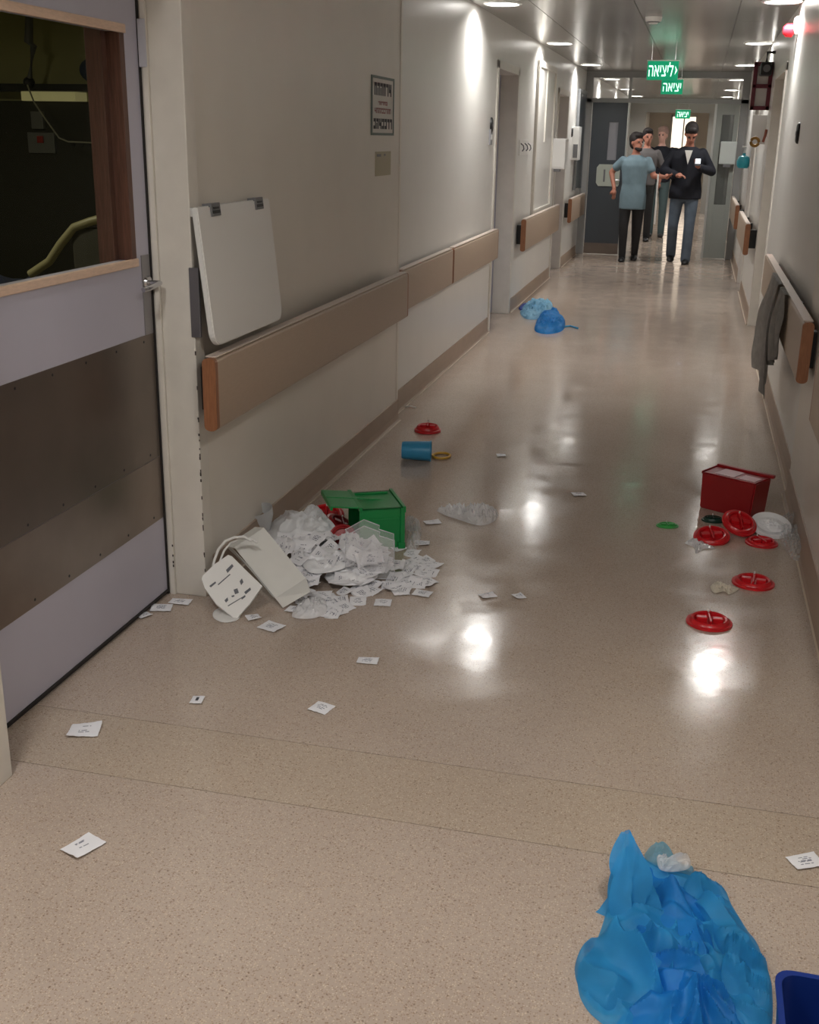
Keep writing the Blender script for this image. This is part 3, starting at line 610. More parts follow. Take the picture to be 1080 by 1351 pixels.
LOOSE = [((112, 965), .3, 3, 1.25, 'loose white sachet near the door, on the floor strip between the seams'), ((110, 1118), 1.2, 1, 1.2, 'nearest loose sachet, lower left on the bare floor'),
 ((260, 925), .15, 'd', .72, 'small upright sachet with a dark mark, between door and centre'), ((424, 935), -.25, 2, 1.0, 'square sachet alone on the middle floor behind the seam'),
 ((485, 873), .1, 4, .9, 'small narrow sachet lying flat in front of the heap'), ((358, 828), -.35, 0, 1.15, 'sachet just in front of the printed white bag'),
 ((334, 816), .7, 5, .8, 'folded sachet tucked under the printed white bag'), ((213, 803), .3, 0, 1.1, 'sachet at the foot of the door frame, largest of three'),
 ((238, 795), .1, 4, 1.0, 'sachet touching the door jamb base'), ((190, 813), 1.0, 5, .8, 'sachet half slipped beneath the lilac door'),
 ((643, 787), .6, 1, .85, 'left of two sachets lying right of the heap'), ((684, 788), 2.2, 5, .8, 'right of two sachets lying right of the heap'),
 ((763, 653), .4, 0, .95, 'small sachet on the polished floor between the two lamp reflections'), ((661, 602), .3, 5, .8, 'tiny scrap-like sachet beyond the clear bag'),
 ((1062, 1138), .5, 4, 1.0, 'sachet at the right edge above the blue gown'), ((570, 690), .5, 1, 1.0, 'sachet between the green bin and the clear bag'),
 ((570, 746), -.5, 3, 1.05, 'rightmost sachet at the far edge of the heap'), ((557, 784), -.1, 0, 1.0, 'rightmost sachet on the near edge of the heap'),
 ((505, 796), .15, 2, 1.0, 'nearest sachet on the right front of the heap'), ((557, 718), .2, 5, 1.0, 'upright-looking sachet right of the green bin'), ((528, 782), .5, 2, 1.0, 'sachet with its corner on the front right of the heap')]
for (u, v), rz, k, sc, lab in LOOSE:
    p = at(u, v); o = sachet(p.x, p.y, .003, (random.uniform(-.03, .03), random.uniform(-.03, .03), rz), SMD if k == 'd' else SM[k], lab); o.scale = (sc, sc, 1)
# the heap
HP = px([(392, 812), (440, 812), (500, 790), (562, 775), (575, 745), (540, 728), (520, 722), (470, 712), (430, 690), (385, 676), (362, 690), (350, 720), (368, 770)])
def inside(x, y, poly):
    c = False; n = len(poly)
    for i in range(n):
        a, b = poly[i], poly[i-1]
        if (a[1] > y) != (b[1] > y) and x < (b[0]-a[0])*(y-a[1])/(b[1]-a[1])+a[0]: c = not c
    return c
hc = at(425, 745)
def heap_label(x, y):
    if x < hc.x-.10: return 'white sachet in the heap, on its side next to the white carton', 'sachets beside the carton'
    if x > hc.x+.20: return 'white sachet in the heap, on its right fringe past the clear box', 'sachets right of the clear box'
    if y < hc.y-.03: return 'white sachet in the heap, on its near slope before the clear box', 'sachets on the near slope'
    return 'white sachet in the heap, on its far side before the green bin', 'sachets on the far side of the heap'
def heap_h(x, y): 
    d = math.hypot((x-hc.x)/.30, (y-hc.y)/.26); return .066*max(0, 1-d*d*.85)
random.seed(11); n_ = 0; xs = [p.x for p in HP]; ys = [p.y for p in HP]; used = []
while n_ < 215:
    x, y = random.uniform(min(xs), max(xs)), random.uniform(min(ys), max(ys))
    if not inside(x, y, HP): continue
    if any((x-a)**2+(y-b)**2 < .013**2 for a, b in used): 
        if random.random() < .8: continue
    used.append((x, y)); hh = heap_h(x, y); z = hh*random.choice([.35, .7, 1, 1])+.004; ti = .10+hh*3.2
    ro = (Euler((min(.9, .12+hh*6+random.gauss(0, ti)), random.gauss(0, ti), 0)).to_matrix() @ Matrix.Rotation(random.uniform(0, 2*PI), 3, 'Z')).to_euler()
    sachet(x, y, z+.015*(hh > .01), ro, SM[random.randrange(6)], *heap_label(x, y)); n_ += 1

# ---------------------------------------------------------------- cards and bags at the heap
def plane_px(pts, P0, Nv):
    out = []
    for u, v in pts:
        d = Vector((u-CX, v-CY, F)); w = Vector((AX.dot(d), AY.dot(d), AZ.dot(d))); o = Vector((0, 0, CH)); t_ = (P0-o).dot(Nv)/w.dot(Nv); out.append(o+w*t_)
    return out
def slab(front, Nv, th, back=None):
    n = len(front); b = [p-Nv*th for p in front]; vs = front+b
    fs = [tuple(range(n)), tuple(range(2*n-1, n-1, -1))]+[(i, i+n, (i+1) % n+n, (i+1) % n) for i in range(n)]
    m = MB().faces([tuple(v) for v in vs], fs); bmesh.ops.recalc_face_normals(m.bm, faces=m.bm.faces); return m
Nc = Vector((.12, -.62, .78)).normalized(); P0 = at(372, 800, 'z', .004)
t = thing('white_carton', 'plain white open carton leaning on the heap of sachets', 'carton', (0, 0, 0))
fp = plane_px([(348, 696), (403, 763), (363, 789), (309, 722)], P0+Nc*.02, Nc)
slab(fp, Nc, .004).build('front_panel', M_PAPER, t)
b0, b1, b2, b3 = fp
lowf = plane_px([(363, 789), (403, 763), (409, 781), (373, 802)], at(373, 802, 'z', .004), Vector((.1, -.95, .25)).normalized())
lf = [b2, b1, lowf[2], lowf[3]]
MB().faces([tuple(v) for v in lf+[v+Vector((0, .004, .001)) for v in lf]], [(0, 1, 2, 3), (7, 6, 5, 4), (0, 4, 5, 1), (1, 5, 6, 2), (2, 6, 7, 3), (3, 7, 4, 0)]).build('bottom_flap', M_PAPER, t)
bk = Vector((-.055, .05, -.02))
sf = [b0, b3, b3+bk, b0+bk]
MB().faces([tuple(v) for v in sf+[v+Vector((0, -.0, -.004)) for v in sf]], [(0, 1, 2, 3), (7, 6, 5, 4), (0, 4, 5, 1), (1, 5, 6, 2), (2, 6, 7, 3), (3, 7, 4, 0)]).build('top_flap', M_PAPER, t)
sf = [b3+Vector((-.01, .0, -.003)), b2+Vector((-.006, 0, 0)), b2+Vector((-.02, .045, -.0)), b3+bk]
MB().faces([tuple(v) for v in sf], [(0, 1, 2, 3)]).build('side_panel', M_PAPER, t)
t = thing('printed_bag', 'white printed bag with a looped handle at the wall end of the heap', 'bag', (0, 0, 0))
Nb = Vector((.25, -.66, .7)).normalized(); Pb = at(312, 816, 'z', .003)
bp_ = plane_px([(301, 732), (306, 734), (324, 752), (346, 773), (330, 796), (313, 815), (308, 815), (285, 797), (270, 776), (266, 764), (267, 760), (282, 745)], Pb+Nb*.002, Nb)
slab(bp_, Nb, .012).build('printed_face', M_WHITE, t)
ink = MB()
for q in ([(298, 752), (306, 744), (308, 747), (300, 756)], [(276, 773), (284, 767), (285, 769), (278, 775)], [(316, 767), (319, 763), (321, 768), (318, 772)], [(322, 781), (330, 775), (331, 778), (324, 784)], [(308, 778), (313, 776), (315, 782), (310, 784)], [(296, 792), (300, 788), (301, 792), (298, 795)], [(287, 771), (303, 757), (304, 758), (288, 772)], [(300, 799), (322, 786), (322, 787), (301, 800)], [(318, 789), (323, 785), (324, 787), (319, 791)], [(305, 786), (309, 785), (309, 787), (306, 788)]):
    ink.merge(slab(plane_px(q, Pb+Nb*.0032, Nb), Nb, .0006).bm)
ink.build('print', mat('bag_ink', c8(96, 98, 104), .6), t)['kind'] = 'stuff'
hb = plane_px([(281, 747), (283, 738), (288, 725), (297, 714), (309, 709), (322, 708), (332, 714)], Pb+Nb*-.01, Nb)
MB().tube(hb, .005, 8).build('handle', M_WHITE, t, True); MB().tube([p+Vector((.012, .02, -.012)) for p in hb], .004, 8).build('handle', M_WHITE, t, True)
lo_ = px([(283, 806), (300, 800), (316, 806), (314, 818), (296, 822), (282, 816)])
crumple(lo_, .010, 44, 14, 40, .6, 30).build('underside', M_WHITE, t, True)
# leaning cone of film, tissue bag
t = tag(MB().lathe([(.012, .0), (.055, .11), (.066, .15), (.060, .11), (.012, .005)], 24, Matrix.Translation(at(352, 708, 'z', .02)) @ Euler((.35, -.25, .4)).to_matrix().to_4x4(), sx=.9, sy=.6).build('plastic_cone', mat('milky_cone', c8(214, 216, 218), .4, alpha=.9), None, True), 'milky cone of plastic leaning on the baseboard', 'wrapper')
o = tag(crumple(px([(352, 715), (362, 690), (385, 685), (412, 695), (425, 712), (405, 735), (368, 735)]), .055, 31, 30, 90, .8, 20, base=.035).build('white_bag', mat('bag_white_film', c8(242, 243, 246), .35, alpha=.93), None, True), 'crumpled white plastic bag behind the carton', 'bag')
for i, (q, lab) in enumerate((([(398, 702), (412, 686), (432, 705), (445, 725), (425, 735), (402, 728)], 'crumpled white paper in front of the heap-side red lid'), ([(398, 755), (430, 742), (462, 750), (455, 768), (412, 775)], 'long crumpled white strip on top of the heap'), ([(430, 765), (470, 758), (500, 765), (478, 778), (440, 778)], 'white folded strip along the near side of the heap'), ([(385, 815), (398, 795), (425, 792), (432, 808), (412, 818)], 'clear packet with paper at the near left of the heap'))):
    crumple_o = tag(crumple(px(q), .03, 50+i, 18, 60, 1.1, 30, base=(.07, .055, .02, .004)[i]).build('paper_scrap', M_TISSUE if i < 3 else M_FILM2, None, True), lab, 'paper')

# clear dispenser box
A_ = at(455, 763); t = thing('clear_box', 'clear plastic dispenser box standing in the heap before the green bin', 'box', (0, 0, 0))
Nf = Vector((.28, -.96, .05)).normalized(); P0 = at(490, 764, 'z', .015)
fp = plane_px([(455, 762), (520, 764), (520, 713), (500, 707), (501, 702), (480, 694), (456, 707)], P0, Nf)
M_CB = mat('clear_box_plastic', c8(236, 236, 240), .12, alpha=.16, spec=.7); M_CBE = mat('clear_box_edge', c8(220, 220, 224), .2, alpha=.6)
slab(fp, Nf, .002).build('front_wall', M_CB, t)
bpq = [p-Nf*.085 for p in fp]; slab(bpq, Nf, .002).build('back_wall', M_CB, t)
n = len(fp); m_ = MB()
for i in (0, 1, 6): j = (i+1) % n; m_.faces([tuple(fp[i]), tuple(fp[j]), tuple(bpq[j]), tuple(bpq[i])], [(0, 1, 2, 3)])
m_.build('side_walls', M_CB, t); MB().tube(fp, .0022, 6, True).build('rim', M_CBE, t); MB().tube(bpq, .002, 6, True).build('rim', M_CBE, t)
random.seed(5)
for k in range(9):
    p = fp[0].lerp(fp[1], .15+.07*k)-Nf*random.uniform(.02, .07)
    sachet(p.x, p.y, .05+random.uniform(0, .05)+(.03 if k < 4 else 0), (PI/2+random.gauss(0, .25), random.gauss(0, .3), random.gauss(.3, .3)), SM[k % 6], 'white sachet standing inside the clear box', 'sachets in the clear box')

# green bin lying on its side
A_ = at(474, 728); B_ = at(531, 724); X_ = (B_-A_); wv = X_.length; ang = math.atan2(X_.y, X_.x)
t = thing('green_bin', 'green plastic bin tipped on its side with its lid hanging open', 'bin', (A_.x, A_.y, 0), (0, 0, ang))
h_ = .178; dp = .235; k_ = .006
MB().box(0, wv, 0, k_, 0.002, h_).box(0, wv, dp-k_, dp, 0.002, h_).box(0, wv, 0, dp, 0.002, k_+.002).box(0, wv, 0, dp, h_-k_, h_).box(wv-k_, wv, 0, dp, 0.002, h_).build('bin_body', M_GREEN, t)
f = MB(); f.box(wv-.004, wv+.01, -.008, dp+.008, h_-.02, h_+.006, .002).box(wv-.022, wv+.008, -.014, .03, .002, .032, .003).box(wv-.012, wv+.006, -.008, 0, .002, h_, .002).box(-.004, .012, -.01, dp+.006, h_-.004, h_+.012, .003); f.build('rim', M_GREEN, t)
Ml = Matrix.Translation((0, 0, h_+.004)) @ Matrix.Rotation(rad(6), 4, 'Y')
MB().box(-.115, .0, .0, dp-.01, 0, .007, .002, Ml).box(-.118, -.108, .0, dp-.01, -.012, .007, .002, Ml).build('lid', M_GREEN, t)
MB().box(-.115, .20, .0+dp*.5, dp*.5+.008, .004, .010, .001, Ml).build('lid_rib', M_GREEN, t)
MB().box(.02, wv-.02, dp-.04, dp-.03, h_, h_+.008, .002).box(.02, wv-.02, -.003, .0, h_-.05, h_-.04, .001).build('moulded_rib', M_GREEN, t)

# red lids and boxes
def lid_parts(t, m):
    MB().lathe([(0, .006), (.050, .006), (.053, .018), (.060, .021), (.066, .017), (.070, .010), (.079, .008), (.080, .001), (.0, .001)], 40).build('lid_disc', m, t, True)
    MB().box(-.045, -.008, -.012, .012, .005, .024, .003).build('tab', m, t); MB().box(.010, .046, -.012, .012, .005, .022, .003).build('tab', m, t)
    rb_ = MB().box(-.004, .004, -.045, .045, .005, .026, .002).build('rib', m, t); MB().tube([(0, .042, .02), (0, .044, .034)], .0035, 8).build('stem', M_WHITE, rb_)
def lid(u, v, rot, label, sc=1, m=None, z=0, name='red_lid'):
    p = at(u, v); t = thing(name, label, 'lid', (p.x, p.y, z), rot); lid_parts(t, m or M_RED); t.scale = (sc, sc, sc); return t
lid(935, 822, (0, 0, .1), 'nearest red plastic lid, alone on the right floor')
lid(993, 770, (0, 0, -.1), 'red plastic lid lying flat, second nearest, by the right baseboard')
lid(1004, 717, (0, 0, .5), 'red lid lying flat in front of the white tub', .85)
lid(938, 712, (.25, -.12, .2), 'bright red lid propped at the near left of the red box', .95, z=.012)
lid(973, 704, (.5, .12, .3), 'red lid leaning upright against the front of the red box', .95, z=.045)
lid(564, 569, (0, 0, .2), 'small red lid on the floor beyond the blue cup', .95).scale = (.95, .95, 1.7)
lid(430, 690, (.35, 0, .2), 'red lid lying behind the paper heap, left of the green bin', 1.0, z=.03)
lid(449, 704, (.3, .5, .6), 'second red lid half under the sachets beside the green bin', .9, M_DRED, z=.035)
lid(452, 728, (1.0, .3, .2), 'red lid corner poking from the sachets at the bin mouth', .7, M_DRED, z=.06)
t = lid(880, 694, (0, 0, .3), 'thin bright green lid left of the red box', .5, mat('lime_plastic', c8(52, 158, 70), .4), name='green_lid'); t.scale = (.62, .46, .5)
t = lid(940, 687, (0, 0, .1), 'dark green lid in front of the red box', .62, mat('bottle_green', c8(20, 58, 46), .4), z=.0, name='green_lid'); t.scale = (.62, .5, .8)
A_ = at(922, 672); B_ = at(988, 689); X_ = B_-A_; wv = X_.length; ang = math.atan2(X_.y, X_.x)
t = thing('red_box', 'dark red plastic box standing upright with a pale label on top', 'box', (A_.x, A_.y+.03, 0), (0, 0, ang))
M_ = Matrix.Translation((wv/2, 0, 0))
MB().prism([(0, 0), (wv, 0), (wv+.012, .17), (-.004, .17)], 0, .15, 'y', None, .006).build('box_body', M_DRED, t)
MB().box(-.004, wv+.026, .135, .158, .168, .182, .003).box(-.006, .0, 0, .15, .162, .176, .002).build('rim', M_DRED, t)
MB().box(.05, .145, .02, .12, .1705, .1725).build('label', mat('pink_label', c8(216, 176, 182), .4), t); MB().box(.165, wv-.005, .02, .09, .1705, .172).build('label', mat('pink_label', c8(216, 176, 182)), t)
# white tub + films at right
A_ = at(1015, 703); t = thing('white_tub', 'white crumpled tub lid leaning by the right baseboard', 'tub', (A_.x, A_.y, .03), (.35, .1, 0))
MB().lathe([(0, .004), (.06, .004), (.07, .012), (.085, .014), (.088, 0), (0, -.002)], 36, sx=1, sy=.95).build('tub_disc', M_TISSUE, t, True)
crumple([(math.cos(a*.628)*.06, math.sin(a*.628)*.05) for a in range(10)], .012, 71, 14, 50, 1.2, 60, base=.006).build('crumpled_film', M_TISSUE, t, True)
tag(crumple(px([(1025, 690), (1045, 680), (1056, 700), (1062, 735), (1048, 740), (1030, 718)]), .05, 61, 22, 70, 1.3, 40).build('clear_film', M_FILM, None, False), 'clear plastic film against the right baseboard', 'wrapper')
tag(crumple(px([(903, 717), (915, 711), (920, 716), (932, 711), (931, 719), (943, 724), (928, 725), (918, 731), (915, 723)]), .008, 62, 18, 60, 3, 90).build('clear_scrap', M_FILM2, None, False), 'shiny crumpled clear scrap beside the bright red lid', 'wrapper')
tag(crumple(px([(937, 774), (948, 769), (955, 774), (974, 777), (962, 785), (955, 781), (942, 783)]), .014, 63, 18, 60, 1.3, 60).build('paper_scrap', mat('cream_scrap', c8(214, 204, 186), .5), None, True), 'cream crumpled wrapper between two red lids on the right', 'wrapper')
tag(crumple(px([(576, 674), (590, 674), (612, 678), (636, 668), (656, 676), (652, 688), (632, 694), (604, 686), (586, 680)]), .028, 64, 15, 44, 3.2, 60).build('clear_bag', M_FILM2, None, False), 'crinkled clear plastic bag alone on the floor right of the green bin', 'bag')
tag(crumple(px([(532, 692), (545, 686), (556, 700), (552, 722), (536, 726)]), .045, 65, 20, 70, 1.6, 50).build('clear_film', M_FILM, None, False), 'clear crinkled film behind the right side of the green bin', 'wrapper')
# blue cup with yellow ring
A_ = at(530, 606); B_ = at(568, 608); X_ = B_-A_; t = thing('blue_cup', 'light blue plastic cup lying on its side', 'cup', (A_.x, A_.y, .05), (0, 0, math.atan2(X_.y, X_.x)+.05))
L_ = X_.length; MB().lathe([(0, 0), (.042, 0), (.046, .01), (.052, L_), (.049, L_), (.043, .012), (0, .01)], 32, Matrix.Rotation(PI/2, 4, 'Y')).build('cup_body', M_CYAN, t, True)
MB().lathe([(.050, L_-.008), (.055, L_-.006), (.055, L_), (.050, L_+.001)], 32, Matrix.Rotation(PI/2, 4, 'Y')).build('lip', M_CYAN, t, True)
A_ = at(582, 603); tag(MB().tube([(.045*math.cos(a*PI/10), .055*math.sin(a*PI/10), 0) for a in range(20)], .007, 8, True).build('yellow_ring', M_YEL, None, True, (A_.x, A_.y, .008)), 'yellow ring on the floor at the mouth of the blue cup', 'ring')
tag(MB().tube([(0, 0, 0), (.03, .01, .004), (.07, 0, 0)], .005, 8).build('white_clip', M_WHITE, None, True, tuple(at(534, 538)+Vector((0, 0, .006)))), 'tiny white scrap by the far end of the left baseboard', 'scrap')
# far blue gowns
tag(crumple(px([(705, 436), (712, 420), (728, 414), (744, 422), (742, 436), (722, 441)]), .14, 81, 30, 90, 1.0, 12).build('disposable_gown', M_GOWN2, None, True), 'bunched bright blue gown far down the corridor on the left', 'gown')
tag(crumple(px([(686, 411), (700, 400), (725, 399), (728, 410), (715, 420), (694, 421)]), .07, 83, 26, 90, 1.4, 18).build('disposable_cap', cloth_mat('pale_blue_fabric', c8(150, 205, 235), .95), None, True), 'pale blue crumpled sheet just behind the bunched gown', 'sheet')
tag(crumple(px([(684, 408), (690, 401), (698, 403), (696, 411)]), .03, 84, 10, 40, 1, 18).build('navy_scrap', mat('navy_scrap', c8(30, 60, 140), .6), None, True), 'small navy scrap left of the pale blue sheet', 'scrap')
tag(MB().tube([at(744, 431, 'z', .01), at(752, 430, 'z', .01), at(762, 433, 'z', .008)], .008, 8).build('gown_tie', M_CYAN, None, True), 'thin blue tie trailing right of the bunched gown', 'tie')

# ---------------------------------------------------------------- towel over the right rail
def drape(y0, y1, zb, seed, xf=.455, top=.898, narrow=.0, slope=.0, bulge=.05):
    ns, nt_ = 40, 30; vs = []; fs = []
    for i in range(ns+1):
        s_ = i/ns
        for j in range(nt_+1):
            t_ = j/nt_; w = y0+(y1-y0)*t_
            if s_ < .12: k = s_/.12; x = .545-.03*0-(.545-xf)*k; z = top-.10*(1-k)**2+.006; 
            else:
                k = (s_-.12)/.88; z = top+.004-(top-zb-slope*t_)*k; x = xf-bulge*math.sin(k*PI*.75)*(.5+.5*math.sin(t_*5+seed))
            yc = (y0+y1)/2+.0; w = yc+(w-yc)*(1-narrow*math.exp(-((s_-.15)/.22)**2))
            x -= .018*math.sin(t_*16+seed+2*s_)*min(1, max(0, s_-.1)*3); x += .02*noise.noise(Vector((w*6, z*5, seed)))*s_
            vs.append((min(x, .553), w, z+.012*noise.noise(Vector((w*8, seed, s_*3)))*s_))
    for i in range(ns):
        for j in range(nt_): a = i*(nt_+1)+j; fs.append((a, a+1, a+nt_+2, a+nt_+1))
    m = MB().faces(vs, fs); bmesh.ops.solidify(m.bm, geom=m.bm.faces[:], thickness=.006); return m
M_TOWEL = mat('towel_grey', c8(190, 187, 183), .9, var=.12, scale=25, bump=.4, bscale=200)
t = thing('towel', 'grey cloth hanging over the right-hand rail', 'towel', (0, 0, 0))
drape(6.0, 7.0, .33, 2, narrow=.45, slope=-.02, bulge=.05).build('main_fold', M_TOWEL, t, True)
drape(5.72, 6.15, .60, 5, narrow=.3, slope=-.12, bulge=.025).build('short_fold', M_TOWEL, t, True)

# ---------------------------------------------------------------- people
def fuse(mb, name, m, parent, vox=.011, sm=6):
    o = mb.build(name, m, parent); r = o.modifiers.new('r', 'REMESH'); r.mode = 'VOXEL'; r.voxel_size = vox
    s_ = o.modifiers.new('s', 'SMOOTH'); s_.iterations = sm; s_.factor = .5
    dg = bpy.context.evaluated_depsgraph_get(); me = bpy.data.meshes.new_from_object(o.evaluated_get(dg)); o.modifiers.clear(); old = o.data; o.data = me; bpy.data.meshes.remove(old); me.name = name
    for p in me.polygons: p.use_smooth = True
    return o
def loft(mb, secs, n=20):                                 # secs: (x, y, z, rx, ry)
    t_ = bmesh.new(); rings = [[t_.verts.new((x+rx*math.cos(2*PI*j/n), y+ry*math.sin(2*PI*j/n), z)) for j in range(n)] for x, y, z, rx, ry in secs]
    for a, b in zip(rings, rings[1:]):
        for j in range(n): t_.faces.new((a[j], a[(j+1) % n], b[(j+1) % n], b[j]))
    t_.faces.new(rings[0][::-1]); t_.faces.new(rings[-1]); bmesh.ops.recalc_face_normals(t_, faces=t_.faces); return mb.merge(t_)
def limb(mb, pts, rs):
    for a, b, ra, rb in zip(pts, pts[1:], rs, rs[1:]):
        mb.tube([Vector(a).lerp(Vector(b), k/6) for k in range(7)], [ra+(rb-ra)*k/6 for k in range(7)], 12)
    for p, r in zip(pts, rs): mb.ball(p, r, seg=12)
def hand(mb, w, d, side):
    w = Vector(w); d = Vector(d).normalized(); s_ = d.cross(Vector((0, 0, 1))).normalized()*side; nrm = d.cross(s_).normalized()
    pm = w+d*.05; mb.ball(pm, .038, (1, .8, 1), 10)
    for k, l in enumerate((.065, .075, .07, .055)):
        b = w+d*.075+s_*(.024-.016*k); mb.tube([b, b+d*l*.5+nrm*.006, b+d*l*.85+nrm*.026, b+d*l*.9+nrm*.045], [.0095, .009, .008, .007], 8)
    b = w+d*.03+s_*.03; mb.tube([b, b+d*.03+s_*.022, b+d*.06+s_*.024+nrm*.015], [.012, .011, .008], 8)
def person(base, label, P):
    t = thing('person', label, 'person', base, (0, 0, P.get('rz', 0))); s = P['h']/1.75; vox = P.get('vox', .011)
    Sk = mat('skin_'+P['skin_n'], P['skin'], .5); V = lambda p: (p[0]*s, p[1]*s, p[2]*s)
    hip = {1: (-.09, 0, .93), -1: (.09, 0, .93)}; sh = {1: (-.175, .0, 1.405), -1: (.175, 0, 1.405)}
    hx, hy, hz = P['head']; yaw, pit = P.get('yaw', 0), P.get('pit', 0)
    b = MB()
    loft(b, [V((0, 0, z))[:2]+(z*s, rx*s, ry*s) for z, rx, ry in ((.84, .13, .09), (.93, .165, .105), (1.05, .145, .10), (1.2, .16, .11), (1.35, .175, .115), (1.43, .15, .09), (1.49, .065, .06))])
    limb(b, [V((0, 0, 1.42)), V((hx*.6, hy*.5, 1.54))], [.062*s, .052*s])
    Mh = Matrix.Translation(V((hx, hy, hz))) @ Euler((pit, 0, yaw)).to_matrix().to_4x4() @ Matrix.Scale(s, 4)
    hm = MB(); hm.ball((0, .012, .03), .098, (.78, .98, .98), 20); hm.ball((0, -.022, -.045), .07, (.78, .95, .95), 16); hm.ball((0, -.055, -.088), .026, (1.2, .8, .8))
    hm.tube([(0, -.082, .022), (0, -.108, -.018), (0, -.09, -.03)], [.009, .015, .010], 8); hm.ball((0, -.072, .034), .03, (1.9, .6, .4)); hm.ball((0, -.083, -.052), .018, (1.3, .5, .35))
    for q in (-1, 1): hm.ball((.078*q, .01, .0), .026, (.35, .7, 1.1), 10)
    for v in hm.bm.verts: v.co = Mh @ v.co
    me = bpy.data.meshes.new('t'); hm.bm.to_mesh(me); b.bm.from_mesh(me)
    for q in (1, -1):
        A = P['arms'][0 if q == 1 else 1]; limb(b, [V(sh[q]), V(A[0]), V(A[1])], [.052*s, .041*s, .028*s])
        d = Vector(A[1])-Vector(A[0]); hand(b, V(A[1]), A[2] if len(A) > 2 else d, q)
        K = P['legs'][0 if q == 1 else 1]; limb(b, [V(hip[q]), V(K[0]), V(K[1])], [.085*s, .054*s, .033*s]); limb(b, [V(K[1]), V((K[1][0], K[1][1]-.03, K[1][2]-.03))], [.034*s, .03*s])
    body = fuse(b, 'body', Sk, t, vox, 3)
    # eyes, hair, beard
    for q in (-1, 1):
        e = MB().ball((.031*q, -.083, .012), .0115); [setattr(v, 'co', Mh @ v.co) for v in e.bm.verts]; e.build('eye', M_BLACK, t, True)
    Hr = mat('hair_'+P['hair_n'], P['hair'], .7, bump=.4, bscale=120)
    h_ = MB(); h_.ball((0, .028, .062), .108, (.82, .97, .92), 20); h_.ball((0, .06, .0), .085, (.86, .7, .95), 16); h_.ball((0, -.045, .105), .058, (1.25, .9, .75), 12)
    [setattr(v, 'co', Mh @ v.co) for v in h_.bm.verts]; fuse(h_, 'hair', Hr, t, .01, 3)
    if P.get('beard'):
        h_ = MB(); h_.ball((0, -.062, -.085), .04, (1.15, .75, .8), 12); h_.ball((0, -.035, -.07), .06, (1.0, .8, .55), 12); [setattr(v, 'co', Mh @ v.co) for v in h_.bm.verts]; fuse(h_, 'beard', Hr, t, .01, 2)
    # clothing
    Tm = P['top']; g_ = MB(); zt = P.get('hem', .80); lo = P.get('loose', 1.0)
    loft(g_, [(0, 0, z*s, rx*s*lo, ry*s*lo) for z, rx, ry in ((zt, .185, .14), (.93, .186, .135), (1.08, .165, .122), (1.22, .178, .13), (1.34, .195, .135), (1.41, .18, .115), (1.45, .125, .09), (1.485, .075, .07))])
    for q in (1, -1):
        A = P['arms'][0 if q == 1 else 1]; f_ = P.get('sleeve', 1.0); a0, a1, a2 = Vector(V(sh[q])), Vector(V(A[0])), Vector(V(A[1]))
        if f_ <= .5: limb(g_, [a0, a0.lerp(a1, f_*2)], [.062*s, .064*s])
        else: limb(g_, [a0, a1, a1.lerp(a2, (f_-.5)*2*.92)], [.066*s, .060*s, .050*s])
    fuse(g_, P.get('top_name', 'shirt'), Tm, t, vox, 5)
    g_ = MB(); loft(g_, [(0, 0, z*s, rx*s, ry*s) for z, rx, ry in ((.80, .15, .11), (.92, .178, .12), (1.0, .165, .112))])
    for q in (0, 1):
        K = P['legs'][q]; hp = V(hip[1 if q == 0 else -1]); limb(g_, [hp, V(K[0]), V((K[1][0], K[1][1]-.005, K[1][2]-.035))], [.098*s, .07*s, P.get('cuff', .058)*s])
    fuse(g_, 'trousers', P['pants'], t, vox, 5)
    for q in (0, 1):
        K = P['legs'][q][1]; f_ = MB(); pz = K[2]-.045; a = P['legs'][q][2] if len(P['legs'][q]) > 2 else 0
        f_.ball((0, -.005, .0), .058, (.9, 1, 1.0), 14); f_.ball((0, -.10, -.022), .066, (.8, 1.7, .72), 14); f_.ball((0, -.02, -.05), .04, (1.05, 1.4, .5), 12)
        Mf = Matrix.Translation(V((K[0], K[1], pz))) @ Matrix.Rotation(a, 4, 'X') @ Matrix.Scale(s, 4)
        [setattr(v, 'co', Mf @ v.co) for v in f_.bm.verts]
        for v in f_.bm.verts: v.co.z = max(v.co.z, .003)
        fuse(f_, 'shoe', P['shoe'], t, .012, 3)
    return t, Mh
M_SCRUB = mat('scrub_blue', c8(108, 130, 140), .8, var=.08, scale=12); M_BLKCLOTH = mat('black_cloth', c8(36, 36, 38), .85); M_NAVY = mat('navy_cloth', c8(15, 18, 30), .85, var=.2, scale=10); M_JEANS = mat('grey_jeans', c8(84, 96, 110), .85, var=.2, scale=7); M_SHOE = mat('black_shoe', c8(20, 20, 22), .5)
SKN = dict(skin=c8(168, 112, 92), skin_n='tan', hair=c8(30, 22, 22), hair_n='dark')
b1 = at(828, 345); p1, _ = person((b1.x, b1.y, 0), 'bearded person in pale blue scrub top and black trousers, walking', dict(SKN, h=1.66, head=(0.0, -.02, 1.64), yaw=.75, pit=-.05, beard=True, top=M_SCRUB, pants=M_BLKCLOTH, shoe=M_SHOE, hem=.74, sleeve=.28, loose=1.02, top_name='scrub_top',
  arms=[[(-.33, .06, 1.24), (-.27, -.05, 1.02), (0, -.1, -1)], [(.27, -.02, 1.20), (.42, -.18, 1.20), (.6, -.6, .1)]], legs=[[(-.10, -.04, .50), (-.09, .0, .085)], [(.09, .02, .50), (.07, .26, .12), .25]], cuff=.05))
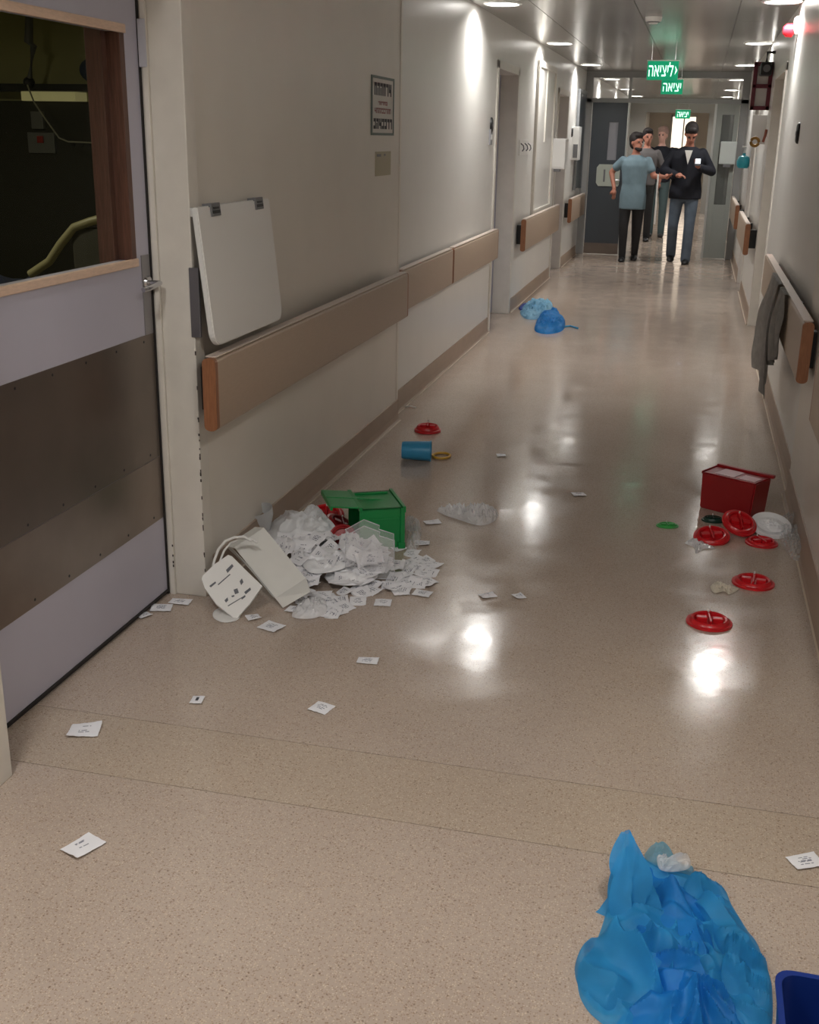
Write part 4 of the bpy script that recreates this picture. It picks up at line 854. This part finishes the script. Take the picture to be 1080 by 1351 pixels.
b2 = at(895, 347); p2, mh2 = person((b2.x, b2.y, 0), 'tall person in a navy jacket and grey-blue jeans looking down at a phone', dict(SKN, h=1.80, head=(.01, -.075, 1.63), yaw=.1, pit=.6, top=M_NAVY, pants=M_JEANS, shoe=M_SHOE, hem=.83, sleeve=1.0, loose=1.13, top_name='jacket',
  arms=[[(-.30, .02, 1.18), (-.13, -.25, 1.13), (.9, -.4, 0)], [(.31, .0, 1.18), (.15, -.25, 1.23), (-.5, -.5, .6)]], legs=[[(-.12, -.02, .50), (-.12, .26, .12), .25], [(.09, -.08, .50), (.08, -.06, .085)]], cuff=.066))
MB().prism([(-.05, 1.48), (.05, 1.48), (.0, 1.30)], -.185, -.16, 'y').build('white_collar', M_PAPER, p2)
ph = thing('phone', 'phone with a lit screen held by the person in navy', 'phone', (b2.x+.13, b2.y-.40, 1.335), (rad(-50), 0, 0))
MB().box(-.036, .036, -.004, .004, -.07, .07, .004).build('phone_body', M_BLACK, ph); MB().box(-.032, .032, -.0055, -.004, -.03, .06).build('screen', mat('screen_lit', c8(220, 230, 240), .3, emit=c8(225, 232, 245), es=1.0), ph)
w_ = at(868, 230, 'y', b1.y-.28); w2 = at(863, 296, 'y', b1.y-.25)
tag(MB().tube([w_, w2], .011, 8).build('white_pole', M_WHITE, None, True), 'thin white stick held upright between the two walking people', 'stick')
b3 = at(856, 325); person((-.86, 19.6, 0), 'person with dark hair and grey shirt behind the scrub-clad walker', dict(SKN, h=1.74, head=(0, 0, 1.645), yaw=.3, top=mat('grey_cloth', c8(96, 92, 92), .85), pants=M_BLKCLOTH, shoe=M_SHOE, hem=.9, sleeve=.4, vox=.014,
  arms=[[(-.27, .02, 1.18), (-.24, -.06, .95), (0, 0, -1)], [(.27, .02, 1.18), (.24, -.06, .95), (0, 0, -1)]], legs=[[(-.10, -.02, .50), (-.09, .05, .085)], [(.1, -.02, .50), (.1, -.0, .085)]]))
person((-.66, 20.6, 0), 'person in dark clothes with light hair glimpsed between the two walkers', dict(SKN, skin=c8(205, 160, 145), skin_n='fair', hair=c8(170, 140, 130), hair_n='light', h=1.78, head=(0, 0, 1.645), yaw=-.3, top=M_NAVY, pants=mat('teal_trousers', c8(78, 96, 98), .8), shoe=M_SHOE, hem=.9, sleeve=1.0, vox=.014,
  arms=[[(-.27, .02, 1.18), (-.24, -.06, .95), (0, 0, -1)], [(.27, .02, 1.18), (.24, -.06, .95), (0, 0, -1)]], legs=[[(-.10, -.02, .50), (-.09, .05, .085)], [(.1, -.02, .50), (.1, -.0, .085)]]))
